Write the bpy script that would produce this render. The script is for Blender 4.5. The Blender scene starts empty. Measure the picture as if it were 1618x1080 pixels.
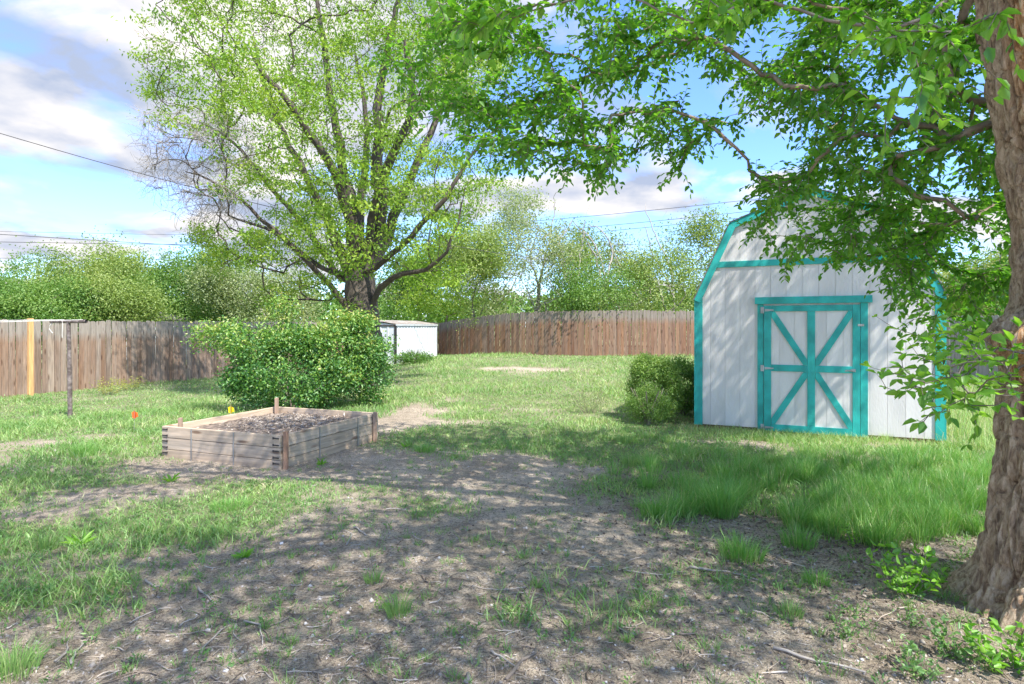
import bpy, math, random
import numpy as np
from mathutils import Vector, Matrix
R = math.radians
random.seed(7); rng = np.random.default_rng(7)
scene = bpy.context.scene
col = scene.collection

# ------------------------------------------------------------------ camera
CAMZ, F, HOR, CX = 1.5, 950.0, 515.0, 809.0
cam_d = bpy.data.cameras.new('camera'); cam = bpy.data.objects.new('camera', cam_d); col.objects.link(cam)
cam.location = (0, 0, CAMZ); cam.rotation_euler = (R(90), 0, 0)
cam_d.sensor_width = 36; cam_d.lens = F/1618*36; cam_d.shift_y = -25/1618
cam_d.clip_start = 0.05; cam_d.clip_end = 3000
scene.camera = cam
# ------------------------------------------------------------------ light
SUN_EL = 53.0
SUN_AZ = math.degrees(math.atan2(0.62, -0.78))
el, az = R(SUN_EL), R(SUN_AZ)
SUN = Vector((math.sin(az)*math.cos(el), math.cos(az)*math.cos(el), math.sin(el)))
sd = bpy.data.lights.new('sun', 'SUN'); so = bpy.data.objects.new('sun', sd); col.objects.link(so)
sd.energy = 2.6; sd.angle = R(0.53); sd.color = (1.0, 0.95, 0.87)
so.rotation_euler = SUN.to_track_quat('Z', 'Y').to_euler()
scene.view_settings.view_transform = 'Standard'; scene.view_settings.look = 'None'
scene.view_settings.gamma = 1; scene.view_settings.use_curve_mapping = False
scene.view_settings.exposure = 1.76

world = bpy.data.worlds.new('World'); scene.world = world; world.use_nodes = True
def build_world():
    nt = world.node_tree; nt.nodes.clear(); N = nt.nodes.new; L = nt.links.new
    out = N('ShaderNodeOutputWorld')
    sky = N('ShaderNodeTexSky'); sky.sky_type = 'NISHITA'; sky.sun_disc = False
    sky.sun_elevation = el; sky.sun_rotation = az; sky.air_density = 1.0; sky.dust_density = 0.2; sky.ozone_density = 4.0
    sat = N('ShaderNodeMix'); sat.data_type = 'RGBA'; sat.blend_type = 'MULTIPLY'; sat.inputs[0].default_value = 1; sat.inputs[7].default_value = (.60, .71, .98, 1); L(sky.outputs[0], sat.inputs[6])
    b1 = N('ShaderNodeBackground'); b1.inputs[1].default_value = 0.13; L(sat.outputs[2], b1.inputs[0])
    tc = N('ShaderNodeTexCoord'); sep = N('ShaderNodeSeparateXYZ'); L(tc.outputs['Generated'], sep.inputs[0])
    zc = N('ShaderNodeMath'); zc.operation = 'MAXIMUM'; L(sep.outputs[2], zc.inputs[0]); zc.inputs[1].default_value = 0.0
    za = N('ShaderNodeMath'); za.operation = 'ADD'; L(zc.outputs[0], za.inputs[0]); za.inputs[1].default_value = 0.22
    def div(o):
        m = N('ShaderNodeMath'); m.operation = 'DIVIDE'; L(o, m.inputs[0]); L(za.outputs[0], m.inputs[1]); return m.outputs[0]
    cmb = N('ShaderNodeCombineXYZ'); L(div(sep.outputs[0]), cmb.inputs[0]); L(div(sep.outputs[1]), cmb.inputs[1])
    mp = N('ShaderNodeMapping'); mp.inputs['Location'].default_value = (2.35, 0.9, 3.1); L(cmb.outputs[0], mp.inputs[0])
    n1 = N('ShaderNodeTexNoise'); n1.inputs['Scale'].default_value = 1.5; n1.inputs['Detail'].default_value = 9
    n1.inputs['Roughness'].default_value = 0.52; n1.inputs['Distortion'].default_value = 0.35; L(mp.outputs[0], n1.inputs['Vector'])
    r1 = N('ShaderNodeValToRGB'); r1.color_ramp.elements[0].position = 0.445; r1.color_ramp.elements[1].position = 0.535
    bi = N('ShaderNodeMath'); bi.operation = 'MULTIPLY_ADD'; L(sep.outputs[0], bi.inputs[0]); bi.inputs[1].default_value = -0.06; L(n1.outputs['Fac'], bi.inputs[2])
    hz = N('ShaderNodeMapRange'); hz.inputs[1].default_value = 0.0; hz.inputs[2].default_value = 0.22; hz.inputs[3].default_value = -0.10; hz.inputs[4].default_value = 0.015; L(sep.outputs[2], hz.inputs[0])
    b3 = N('ShaderNodeMath'); L(bi.outputs[0], b3.inputs[0]); L(hz.outputs[0], b3.inputs[1]); L(b3.outputs[0], r1.inputs[0])
    n2 = N('ShaderNodeTexNoise'); n2.inputs['Scale'].default_value = 2.6; n2.inputs['Detail'].default_value = 7; L(mp.outputs[0], n2.inputs['Vector'])
    r2 = N('ShaderNodeValToRGB'); e = r2.color_ramp.elements
    e[0].position = 0.40; e[0].color = (0.36, 0.42, 0.56, 1); e[1].position = 0.60; e[1].color = (0.84, 0.80, 0.77, 1)
    L(n2.outputs['Fac'], r2.inputs[0])
    b2 = N('ShaderNodeBackground'); b2.inputs[1].default_value = 0.43; L(r2.outputs[0], b2.inputs[0])
    mx = N('ShaderNodeMixShader'); L(r1.outputs[0], mx.inputs[0]); L(b1.outputs[0], mx.inputs[1]); L(b2.outputs[0], mx.inputs[2])
    L(mx.outputs[0], out.inputs[0])
build_world()

# ------------------------------------------------------------------ helpers
def tag(o, label=None, cat=None, group=None, kind=None):
    if label: o['label'] = label
    if cat: o['category'] = cat
    if group: o['group'] = group
    if kind: o['kind'] = kind
    return o
def empty(name, loc=(0, 0, 0), rz=0.0):
    o = bpy.data.objects.new(name, None); col.objects.link(o); o.location = loc; o.rotation_euler = (0, 0, rz)
    o.empty_display_size = 0.1; return o
def mk_mesh(name, V, Fs, mat=None, fattr=None, pattr=None, smooth=False):
    """V (n,3) array; Fs list of index arrays, each (m,k)."""
    me = bpy.data.meshes.new(name)
    V = np.asarray(V, dtype=np.float32)
    if not isinstance(Fs, list): Fs = [Fs]
    Fs = [np.asarray(f, dtype=np.int32) for f in Fs if len(f)]
    me.vertices.add(len(V)); me.vertices.foreach_set('co', V.ravel())
    loops = np.concatenate([f.ravel() for f in Fs]); counts = np.concatenate([np.full(len(f), f.shape[1], np.int32) for f in Fs])
    starts = np.concatenate([[0], np.cumsum(counts)[:-1]]).astype(np.int32)
    me.loops.add(len(loops)); me.loops.foreach_set('vertex_index', loops)
    me.polygons.add(len(counts)); me.polygons.foreach_set('loop_start', starts); me.polygons.foreach_set('loop_total', counts)
    if smooth: me.polygons.foreach_set('use_smooth', np.ones(len(counts), bool))
    for d, dom in ((fattr, 'FACE'), (pattr, 'POINT')):
        if d:
            for k, a in d.items():
                at = me.attributes.new(k, 'FLOAT', dom); at.data.foreach_set('value', np.asarray(a, dtype=np.float32))
    me.update(calc_edges=True); me.validate()
    if mat: me.materials.append(mat)
    return me
def mk_obj(name, me, parent=None, loc=None):
    o = bpy.data.objects.new(name, me); col.objects.link(o)
    if parent: o.parent = parent
    if loc is not None: o.location = loc
    return o
class MB:
    """small mesh builder"""
    def __init__(s): s.v = []; s.f = []
    def prism(s, pts, off):
        """closed prism: polygon pts (list of 3-vectors) extruded by vector off"""
        n = len(pts); b = len(s.v)
        s.v += [tuple(p) for p in pts] + [tuple(Vector(p)+Vector(off)) for p in pts]
        s.f.append(tuple(range(b, b+n))[::-1]); s.f.append(tuple(range(b+n, b+2*n)))
        for i in range(n):
            j = (i+1) % n; s.f.append((b+i, b+j, b+n+j, b+n+i))
        return s
    def box(s, x0, x1, y0, y1, z0, z1):
        return s.prism([(x0, y0, z0), (x1, y0, z0), (x1, y1, z0), (x0, y1, z0)], (0, 0, z1-z0))
    def tube(s, pts, r, n=8, cap=True):
        pts = [Vector(p) for p in pts]; rs = r if isinstance(r, (list, tuple)) else [r]*len(pts)
        b = len(s.v); up = Vector((0, 0, 1))
        for i, p in enumerate(pts):
            d = (pts[min(i+1, len(pts)-1)]-pts[max(i-1, 0)]).normalized()
            a = d.cross(up); a = a.normalized() if a.length > 1e-3 else Vector((1, 0, 0)); c = d.cross(a)
            for k in range(n):
                t = 2*math.pi*k/n; s.v.append(tuple(p+(a*math.cos(t)+c*math.sin(t))*rs[i]))
        for i in range(len(pts)-1):
            for k in range(n):
                q = (k+1) % n; s.f.append((b+i*n+k, b+i*n+q, b+(i+1)*n+q, b+(i+1)*n+k))
        if cap:
            s.f.append(tuple(range(b, b+n))); e = b+(len(pts)-1)*n; s.f.append(tuple(range(e, e+n))[::-1])
        return s
    def mesh(s, name, mat, bevel=0.0, smooth=False):
        import bmesh
        me = bpy.data.meshes.new(name); me.from_pydata(s.v, [], s.f)
        bm = bmesh.new(); bm.from_mesh(me); bmesh.ops.recalc_face_normals(bm, faces=bm.faces)
        if bevel: bmesh.ops.bevel(bm, geom=bm.edges[:], offset=bevel, segments=1, affect='EDGES')
        bm.to_mesh(me); bm.free()
        if smooth: me.polygons.foreach_set('use_smooth', [True]*len(me.polygons))
        if mat: me.materials.append(mat)
        return me
    def build(s, name, mat, parent=None, bevel=0.0, smooth=False):
        return mk_obj(name, s.mesh(name, mat, bevel, smooth), parent)

# numpy value noise ------------------------------------------------
def _hash(ix, iy, iz, seed):
    h = (ix.astype(np.int64)*374761393 + iy.astype(np.int64)*668265263 + iz.astype(np.int64)*2147483647 + seed*1274126177) & 0xffffffff
    h = ((h ^ (h >> 13))*1274126177) & 0xffffffff
    h = ((h ^ (h >> 16))*2246822519) & 0xffffffff
    return ((h ^ (h >> 15)) & 0xffffff)/float(0xffffff)
def vnoise(x, y, z=None, seed=0):
    x = np.asarray(x, float); y = np.asarray(y, float); z = np.zeros_like(x) if z is None else np.asarray(z, float)
    x, y, z = np.broadcast_arrays(x, y, z)
    ix, iy, iz = np.floor(x), np.floor(y), np.floor(z); fx, fy, fz = x-ix, y-iy, z-iz
    fx, fy, fz = [t*t*(3-2*t) for t in (fx, fy, fz)]
    r = 0
    for a in (0, 1):
        for b in (0, 1):
            for c in (0, 1):
                w = (fx if a else 1-fx)*(fy if b else 1-fy)*(fz if c else 1-fz)
                r = r + w*_hash(ix+a, iy+b, iz+c, seed)
    return r
def fbm(x, y, z=None, seed=0, oct=4, gain=0.5):
    s = 0; a = 1; t = 0; f = 1
    for i in range(oct):
        s = s + a*vnoise(np.asarray(x)*f, np.asarray(y)*f, None if z is None else np.asarray(z)*f, seed+i*17); t += a; a *= gain; f *= 2.03
    return s/t
def sst(a, b, x):
    t = np.clip((np.asarray(x, float)-a)/(b-a), 0, 1); return t*t*(3-2*t)

# terrain ---------------------------------------------------------
SL = np.array([2.84, 9.26]); SR = np.array([5.69, 7.93])     # barn shed front wall, left and right foot
SW = float(np.linalg.norm(SR-SL)); SU = (SR-SL)/SW; SN = np.array([SU[1], -SU[0]])   # SN points out of the front
if SN @ (-SL) < 0: SN = -SN
def g0(x, y):
    x = np.asarray(x, float); y = np.asarray(y, float)
    z = 0.30*sst(11, 24, y)*sst(-7, 0.5, x)*(1-sst(9, 13, x))*(1-sst(45, 90, y))
    z = z - 0.17*sst(3, 8, -x)*sst(7, 13, y)*(1-0.6*sst(22, 28, y))
    u = (x-SL[0])*SU[0]+(y-SL[1])*SU[1]; n = (x-SL[0])*SN[0]+(y-SL[1])*SN[1]
    z = z - 0.075*sst(-1.2, 0.2, u)*(1-sst(SW-.2, SW+1.2, u))*(1-sst(0.2, 1.6, n))*sst(-5, -3.5, n)
    z = z + 0.10*np.exp(-((x-2.75)**2+(y-3.0)**2)/0.55)
    return z
def g(x, y):
    x = np.asarray(x, float); y = np.asarray(y, float)
    near = 1-sst(25, 45, np.hypot(x, y))
    return g0(x, y) + near*(0.055*(fbm(x*.9, y*.9, seed=3, oct=3)-.5) + 0.022*(fbm(x*5, y*5, seed=5, oct=3)-.5))
def W(px, py, z=0.0):
    Y = F*(CAMZ-z)/(py-HOR); return ((px-CX)/F*Y, Y)
def P(px, py, Y):
    return np.array([(px-CX)/F*Y, Y, CAMZ-(py-HOR)/F*Y])
def proj(p):
    p = np.atleast_2d(p); Y = np.maximum(p[:, 1], 1e-3)
    px = CX+F*p[:, 0]/Y; py = HOR-F*(p[:, 2]-CAMZ)/Y
    px = np.where(p[:, 1] > 0.1, px, -9999); return px, py

ELL = [  # px, py, rx, ry (photo pixels), weight: patches of grass (+) and bare earth (-)
 (110, 755, 230, 60, .50), (360, 790, 85, 30, .75), (20, 860, 130, 40, .45), (450, 765, 130, 22, .30), (640, 765, 150, 45, .22),
 (1270, 770, 330, 70, .55), (970, 705, 90, 30, .45), (880, 700, 80, 16, .55), (690, 695, 80, 16, .5), (330, 830, 90, 25, .35),
 (120, 930, 190, 35, .22), (300, 700, 60, 30, -.1), (1080, 860, 90, 25, -.15), (560, 900, 80, 50, .10), (850, 880, 140, 40, .07),
 (1150, 960, 200, 60, .10), (1290, 930, 160, 40, .22), (640, 660, 45, 26, -.75), (225, 780, 110, 9, -.5), (60, 815, 60, 7, -.3), (230, 735, 60, 7, -.3), (175, 688, 38, 4, -.6), (60, 700, 30, 4, -.35), (250, 690, 20, 3, -.4),
 (700, 668, 110, 6, -.45), (800, 740, 150, 40, -.25), (835, 592, 70, 3, -.7), (330, 745, 120, 14, -.55), (520, 735, 110, 18, -.4),
 (780, 648, 130, 5, -.3), (1230, 695, 300, 5, -.3), (1400, 985, 150, 60, -.1), (1180, 830, 160, 22, -.12), (1560, 760, 60, 60, .1)]
ELLW = []
for a, b, rx, ry, w in ELL:
    X, Y = W(a, b); ELLW.append((X, Y, rx*Y/F, max(0.12, ry*Y*Y/(F*CAMZ)), w))
def mask(x, y):
    """how much green grows here, 0..1"""
    x = np.asarray(x, float); y = np.asarray(y, float)
    m = 0.17+0.65*sst(6.0, 9.0, y)
    for X, Y, rx, ry, w in ELLW:
        m = m+w*np.exp(-0.5*(((x-X)/rx)**2+((y-Y)/ry)**2)*1.6)
    n = fbm(x*1.6, y*1.6, seed=11, oct=4); n2 = fbm(x*5.5, y*5.5, seed=21, oct=3)
    m = m+(n-.5)*(0.75)+(n2-.5)*0.35
    return np.clip(m, 0, 1)

# materials -------------------------------------------------------
def nodes_mat(name):
    m = bpy.data.materials.new(name); m.use_nodes = True; nt = m.node_tree; nt.nodes.clear()
    return m, nt, nt.nodes.new, nt.links.new
def ramp(N, stops):
    r = N('ShaderNodeValToRGB'); e = r.color_ramp.elements
    while len(e) < len(stops): e.new(0.5)
    for i, (p, c) in enumerate(stops): e[i].position = p; e[i].color = (*c, 1)
    return r
def leaf_mat(name, stops, trans=0.35, gloss=0.06, tcol=(1.25, 1.35, 0.55)):
    m, nt, N, L = nodes_mat(name)
    at = N('ShaderNodeAttribute'); at.attribute_name = 'rnd'
    r = ramp(N, stops); L(at.outputs['Fac'], r.inputs[0])
    d = N('ShaderNodeBsdfDiffuse'); L(r.outputs[0], d.inputs[0])
    mul = N('ShaderNodeMix'); mul.data_type = 'RGBA'; mul.blend_type = 'MULTIPLY'; mul.inputs[0].default_value = 1
    L(r.outputs[0], mul.inputs[6]); mul.inputs[7].default_value = (*tcol, 1)
    t = N('ShaderNodeBsdfTranslucent'); L(mul.outputs[2], t.inputs[0])
    mx = N('ShaderNodeMixShader'); mx.inputs[0].default_value = trans; L(d.outputs[0], mx.inputs[1]); L(t.outputs[0], mx.inputs[2])
    gl = N('ShaderNodeBsdfGlossy'); gl.inputs['Roughness'].default_value = 0.45; gl.inputs[0].default_value = (.8, .85, .8, 1)
    m2 = N('ShaderNodeMixShader'); m2.inputs[0].default_value = gloss; L(mx.outputs[0], m2.inputs[1]); L(gl.outputs[0], m2.inputs[2])
    out = N('ShaderNodeOutputMaterial'); L(m2.outputs[0], out.inputs[0]); return m
def simple_mat(name, c, rough=0.6, metal=0.0, var=0.15, scale=6.0, stretch=(1, 1, 1), bump=0.0, c2=None, bscale=None, objrand=0.0, contrast=(0.35, 0.65)):
    m, nt, N, L = nodes_mat(name)
    tc = N('ShaderNodeTexCoord'); mp = N('ShaderNodeMapping'); mp.inputs['Scale'].default_value = stretch
    oi = N('ShaderNodeObjectInfo'); ad = N('ShaderNodeVectorMath'); ad.operation = 'ADD'
    sc = N('ShaderNodeVectorMath'); sc.operation = 'SCALE'; sc.inputs[3].default_value = 37.0
    cb = N('ShaderNodeCombineXYZ'); L(oi.outputs['Random'], cb.inputs[0]); L(oi.outputs['Random'], cb.inputs[1]); L(oi.outputs['Random'], cb.inputs[2])
    L(cb.outputs[0], sc.inputs[0]); L(tc.outputs['Object'], ad.inputs[0]); L(sc.outputs[0], ad.inputs[1]); L(ad.outputs[0], mp.inputs[0])
    n = N('ShaderNodeTexNoise'); n.inputs['Scale'].default_value = scale; n.inputs['Detail'].default_value = 6; L(mp.outputs[0], n.inputs['Vector'])
    a = tuple(max(0, k*(1-var)) for k in c); b = c2 if c2 else tuple(min(1, k*(1+var)) for k in c)
    r = ramp(N, [(contrast[0], a), (contrast[1], b)]); L(n.outputs['Fac'], r.inputs[0])
    p = N('ShaderNodeBsdfPrincipled'); p.inputs['Roughness'].default_value = rough; p.inputs['Metallic'].default_value = metal
    csock = r.outputs[0]
    if objrand:
        hv = N('ShaderNodeHueSaturation'); mr = N('ShaderNodeMapRange'); mr.inputs[3].default_value = 1-objrand; mr.inputs[4].default_value = 1+objrand
        L(oi.outputs['Random'], mr.inputs[0]); L(mr.outputs[0], hv.inputs['Value']); L(csock, hv.inputs['Color']); csock = hv.outputs[0]
    L(csock, p.inputs['Base Color'])
    if bump:
        n3 = N('ShaderNodeTexNoise'); n3.inputs['Scale'].default_value = bscale or scale*3; n3.inputs['Detail'].default_value = 5; L(mp.outputs[0], n3.inputs['Vector'])
        bp = N('ShaderNodeBump'); bp.inputs['Strength'].default_value = bump; bp.inputs['Distance'].default_value = 0.01
        L(n3.outputs['Fac'], bp.inputs['Height']); L(bp.outputs[0], p.inputs['Normal'])
    out = N('ShaderNodeOutputMaterial'); L(p.outputs[0], out.inputs[0]); return m
def wood_mat(name, browns, grey, greymix=0.5, topz=None, knots=True, gscale=1.0, axis='Z'):
    """weathered board: per-board colour, long grain, knots"""
    m, nt, N, L = nodes_mat(name)
    tc = N('ShaderNodeTexCoord'); oi = N('ShaderNodeObjectInfo')
    cb = N('ShaderNodeCombineXYZ')
    for i in range(3): L(oi.outputs['Random'], cb.inputs[i])
    sc = N('ShaderNodeVectorMath'); sc.operation = 'SCALE'; sc.inputs[3].default_value = 53.0; L(cb.outputs[0], sc.inputs[0])
    ad = N('ShaderNodeVectorMath'); ad.operation = 'ADD'; L(tc.outputs['Object'], ad.inputs[0]); L(sc.outputs[0], ad.inputs[1])
    mp = N('ShaderNodeMapping'); mp.inputs['Scale'].default_value = (1, 1, .07) if axis == 'Z' else (.07, 1, 1); L(ad.outputs[0], mp.inputs[0])
    n = N('ShaderNodeTexNoise'); n.inputs['Scale'].default_value = 38*gscale; n.inputs['Detail'].default_value = 7; n.inputs['Distortion'].default_value = 0.6; L(mp.outputs[0], n.inputs['Vector'])
    big = N('ShaderNodeTexNoise'); big.inputs['Scale'].default_value = 7*gscale; big.inputs['Detail'].default_value = 4; L(mp.outputs[0], big.inputs['Vector'])
    rr = ramp(N, [(i/(len(browns)-1), c) for i, c in enumerate(browns)])
    wn = N('ShaderNodeTexWhiteNoise'); wn.noise_dimensions = '1D'; L(oi.outputs['Random'], wn.inputs['W']); L(wn.outputs['Value'], rr.inputs[0])
    gmr = N('ShaderNodeMapRange'); gmr.inputs[1].default_value = .35; gmr.inputs[2].default_value = .68; gmr.inputs[3].default_value = 0; gmr.inputs[4].default_value = greymix*1.7
    L(big.outputs['Fac'], gmr.inputs[0]); gsock = gmr.outputs[0]
    wn2 = N('ShaderNodeMath'); wn2.operation = 'MULTIPLY_ADD'; L(oi.outputs['Random'], wn2.inputs[0]); wn2.inputs[1].default_value = greymix; L(gsock, wn2.inputs[2]); gsock = wn2.outputs[0]
    if topz:
        sp = N('ShaderNodeSeparateXYZ'); L(tc.outputs['Object'], sp.inputs[0])
        tz = N('ShaderNodeMapRange'); tz.inputs[1].default_value = topz-.30; tz.inputs[2].default_value = topz; tz.inputs[4].default_value = .8; L(sp.outputs[2], tz.inputs[0])
        aa = N('ShaderNodeMath'); L(gsock, aa.inputs[0]); L(tz.outputs[0], aa.inputs[1]); gsock = aa.outputs[0]
    cl = N('ShaderNodeClamp'); L(gsock, cl.inputs[0])
    mg = N('ShaderNodeMix'); mg.data_type = 'RGBA'; L(cl.outputs[0], mg.inputs[0]); L(rr.outputs[0], mg.inputs[6]); mg.inputs[7].default_value = (*grey, 1)
    gr = ramp(N, [(.3, (.62, .62, .62)), (.7, (1.15, 1.15, 1.15))]); L(n.outputs['Fac'], gr.inputs[0])
    mu = N('ShaderNodeMix'); mu.data_type = 'RGBA'; mu.blend_type = 'MULTIPLY'; mu.inputs[0].default_value = 1; L(mg.outputs[2], mu.inputs[6]); L(gr.outputs[0], mu.inputs[7])
    cs = mu.outputs[2]
    if knots:
        mk = N('ShaderNodeMapping'); mk.inputs['Scale'].default_value = (9, 9, 2.2) if axis == 'Z' else (2.2, 9, 9); L(ad.outputs[0], mk.inputs[0])
        vo = N('ShaderNodeTexVoronoi'); vo.inputs['Scale'].default_value = 1.0; L(mk.outputs[0], vo.inputs['Vector'])
        kr = ramp(N, [(.10, (.35, .25, .2)), (.22, (1, 1, 1))]); L(vo.outputs['Distance'], kr.inputs[0])
        m3 = N('ShaderNodeMix'); m3.data_type = 'RGBA'; m3.blend_type = 'MULTIPLY'; m3.inputs[0].default_value = .8; L(cs, m3.inputs[6]); L(kr.outputs[0], m3.inputs[7]); cs = m3.outputs[2]
    p = N('ShaderNodeBsdfPrincipled'); p.inputs['Roughness'].default_value = 0.85; L(cs, p.inputs['Base Color'])
    bp = N('ShaderNodeBump'); bp.inputs['Strength'].default_value = .5; bp.inputs['Distance'].default_value = .006; L(n.outputs['Fac'], bp.inputs['Height']); L(bp.outputs[0], p.inputs['Normal'])
    out = N('ShaderNodeOutputMaterial'); L(p.outputs[0], out.inputs[0]); return m
def bark_mat(name, stops, scale=9.0, bump=.8, dist=.02, z=.25):
    m, nt, N, L = nodes_mat(name)
    tc = N('ShaderNodeTexCoord'); mp = N('ShaderNodeMapping'); mp.inputs['Scale'].default_value = (1, 1, z); L(tc.outputs['Object'], mp.inputs[0])
    n = N('ShaderNodeTexNoise'); n.inputs['Scale'].default_value = scale; n.inputs['Detail'].default_value = 8; n.inputs['Roughness'].default_value = .65; L(mp.outputs[0], n.inputs['Vector'])
    r = ramp(N, stops); L(n.outputs['Fac'], r.inputs[0])
    p = N('ShaderNodeBsdfPrincipled'); p.inputs['Roughness'].default_value = 0.9; L(r.outputs[0], p.inputs['Base Color'])
    n3 = N('ShaderNodeTexNoise'); n3.inputs['Scale'].default_value = scale*3; n3.inputs['Detail'].default_value = 8; L(mp.outputs[0], n3.inputs['Vector'])
    bp = N('ShaderNodeBump'); bp.inputs['Strength'].default_value = bump; bp.inputs['Distance'].default_value = dist; L(n3.outputs['Fac'], bp.inputs['Height']); L(bp.outputs[0], p.inputs['Normal'])
    out = N('ShaderNodeOutputMaterial'); L(p.outputs[0], out.inputs[0]); return m

def ground_mat():
    m, nt, N, L = nodes_mat('earth_and_turf')
    tc = N('ShaderNodeTexCoord'); at = N('ShaderNodeAttribute'); at.attribute_name = 'grass'
    def noise(s, d=6, r=.6):
        n = N('ShaderNodeTexNoise'); n.inputs['Scale'].default_value = s; n.inputs['Detail'].default_value = d; n.inputs['Roughness'].default_value = r; L(tc.outputs['Object'], n.inputs['Vector']); return n
    n1, n2, n3, n4 = noise(1.3), noise(9, 8, .7), noise(60, 6, .75), noise(230, 3, .6)
    r1 = ramp(N, [(.35, (.40, .33, .25)), (.5, (.51, .43, .335)), (.66, (.62, .53, .42))]); L(n1.outputs['Fac'], r1.inputs[0])
    r2 = ramp(N, [(.32, (.78, .76, .75)), (.6, (1.12, 1.12, 1.12))]); L(n2.outputs['Fac'], r2.inputs[0])
    r3 = ramp(N, [(.36, (.38, .36, .35)), (.5, (1, 1, 1)), (.66, (1.5, 1.47, 1.42))]); L(n3.outputs['Fac'], r3.inputs[0])
    r4 = ramp(N, [(.36, (.6, .6, .6)), (.66, (1.3, 1.3, 1.3))]); L(n4.outputs['Fac'], r4.inputs[0])
    def mul(a, b):
        x = N('ShaderNodeMix'); x.data_type = 'RGBA'; x.blend_type = 'MULTIPLY'; x.inputs[0].default_value = 1; L(a, x.inputs[6]); L(b, x.inputs[7]); return x.outputs[2]
    soil = mul(mul(mul(r1.outputs[0], r2.outputs[0]), r3.outputs[0]), r4.outputs[0])
    rg = ramp(N, [(.3, (.10, .15, .045)), (.5, (.17, .23, .08)), (.7, (.28, .30, .13))]); L(n3.outputs['Fac'], rg.inputs[0])
    turf = mul(rg.outputs[0], r2.outputs[0])
    ad = N('ShaderNodeMath'); ad.operation = 'MULTIPLY_ADD'; L(n3.outputs['Fac'], ad.inputs[0]); ad.inputs[1].default_value = .9; ad.inputs[2].default_value = -.45
    a2 = N('ShaderNodeMath'); L(ad.outputs[0], a2.inputs[0]); L(at.outputs['Fac'], a2.inputs[1])
    mr = N('ShaderNodeMapRange'); mr.inputs[1].default_value = .35; mr.inputs[2].default_value = .80; mr.inputs[4].default_value = .85; L(a2.outputs[0], mr.inputs[0])
    mx = N('ShaderNodeMix'); mx.data_type = 'RGBA'; L(mr.outputs[0], mx.inputs[0]); L(soil, mx.inputs[6]); L(turf, mx.inputs[7])
    p = N('ShaderNodeBsdfPrincipled'); p.inputs['Roughness'].default_value = 0.95; L(mx.outputs[2], p.inputs['Base Color'])
    b1 = N('ShaderNodeBump'); b1.inputs['Strength'].default_value = 1; b1.inputs['Distance'].default_value = .035; L(n3.outputs['Fac'], b1.inputs['Height'])
    b2 = N('ShaderNodeBump'); b2.inputs['Strength'].default_value = .6; b2.inputs['Distance'].default_value = .006; L(n4.outputs['Fac'], b2.inputs['Height']); L(b1.outputs[0], b2.inputs['Normal'])
    L(b2.outputs[0], p.inputs['Normal'])
    out = N('ShaderNodeOutputMaterial'); L(p.outputs[0], out.inputs[0]); return m

M = {}
M['ground'] = ground_mat()
M['picket'] = wood_mat('weathered_cedar', [(.18, .10, .058), (.28, .165, .10), (.36, .225, .14), (.23, .12, .065), (.38, .275, .195)], (.32, .28, .24), .28, topz=1.83)
M['picket_red'] = wood_mat('red_brown_cedar', [(.19, .08, .04), (.29, .135, .065), (.34, .18, .095), (.22, .095, .045), (.30, .18, .115)], (.27, .225, .185), .22, topz=1.85)
M['picket_grey'] = wood_mat('grey_cedar', [(.30, .26, .23), (.36, .32, .29), (.26, .23, .20)], (.34, .32, .30), .6, topz=1.83)
M['lumber'] = wood_mat('new_lumber', [(.72, .42, .17), (.74, .45, .20)], (.7, .45, .22), .05, knots=False)
M['bedwood'] = wood_mat('weathered_pine', [(.50, .36, .235), (.60, .455, .31), (.54, .41, .29)], (.50, .44, .37), .3, axis='X', gscale=.8)
M['stake'] = wood_mat('stained_stake', [(.36, .18, .10), (.44, .28, .18)], (.42, .36, .3), .35)
M['white'] = simple_mat('white_paint', (.66, .635, .615), .6, var=.10, scale=3.5, stretch=(1, 1, .25), bump=.35, bscale=70)
M['teal'] = simple_mat('teal_paint', (.022, .37, .335), .5, var=.22, scale=5, bump=.3, bscale=60)
M['steel'] = simple_mat('galvanised_steel', (.42, .42, .43), .45, .7, var=.2)
M['dark'] = simple_mat('dark_metal', (.05, .045, .045), .5, .3)
M['rust'] = simple_mat('rusty_pipe', (.16, .12, .105), .7, .25, var=.3, scale=14, c2=(.30, .25, .23), bump=.3)
M['skid'] = simple_mat('brown_skid', (.21, .125, .08), .8, var=.3, scale=5, stretch=(1, 1, 4))
M['shingle'] = simple_mat('grey_shingle', (.16, .15, .145), .9, var=.3, scale=20, bump=.5)
M['metal_white'] = simple_mat('pale_sheet_metal', (.60, .63, .655), .4, .0, var=.08, scale=3)
M['rustroof'] = simple_mat('littered_roof', (.24, .19, .15), .85, var=.4, scale=7, c2=(.50, .46, .42), bump=.4)
M['mulch'] = simple_mat('bed_earth', (.20, .155, .125), .95, var=.4, scale=20, bump=.8)
M['wire'] = simple_mat('cable', (.06, .06, .065), .6)
M['line'] = simple_mat('clothes_line', (.72, .70, .66), .5)
M['orange'] = simple_mat('orange_vinyl', (.85, .13, .02), .5, var=.05)
M['yellow'] = simple_mat('yellow_vinyl', (.90, .62, .01), .5, var=.05)
M['elm_bark'] = bark_mat('elm_bark', [(.28, (.13, .10, .075)), (.5, (.25, .195, .145)), (.72, (.38, .31, .24))], 12)
M['twig'] = bark_mat('grey_brown_twig', [(.3, (.13, .105, .085)), (.7, (.27, .23, .19))], 14, .4, .005)
M['locust_bark'] = bark_mat('dark_locust_bark', [(.3, (.05, .04, .033)), (.55, (.10, .08, .066)), (.75, (.18, .15, .125))], 7)
M['dead'] = bark_mat('bleached_dead_twig', [(.3, (.26, .23, .20)), (.7, (.46, .42, .38))], 12, .4, .004)
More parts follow.
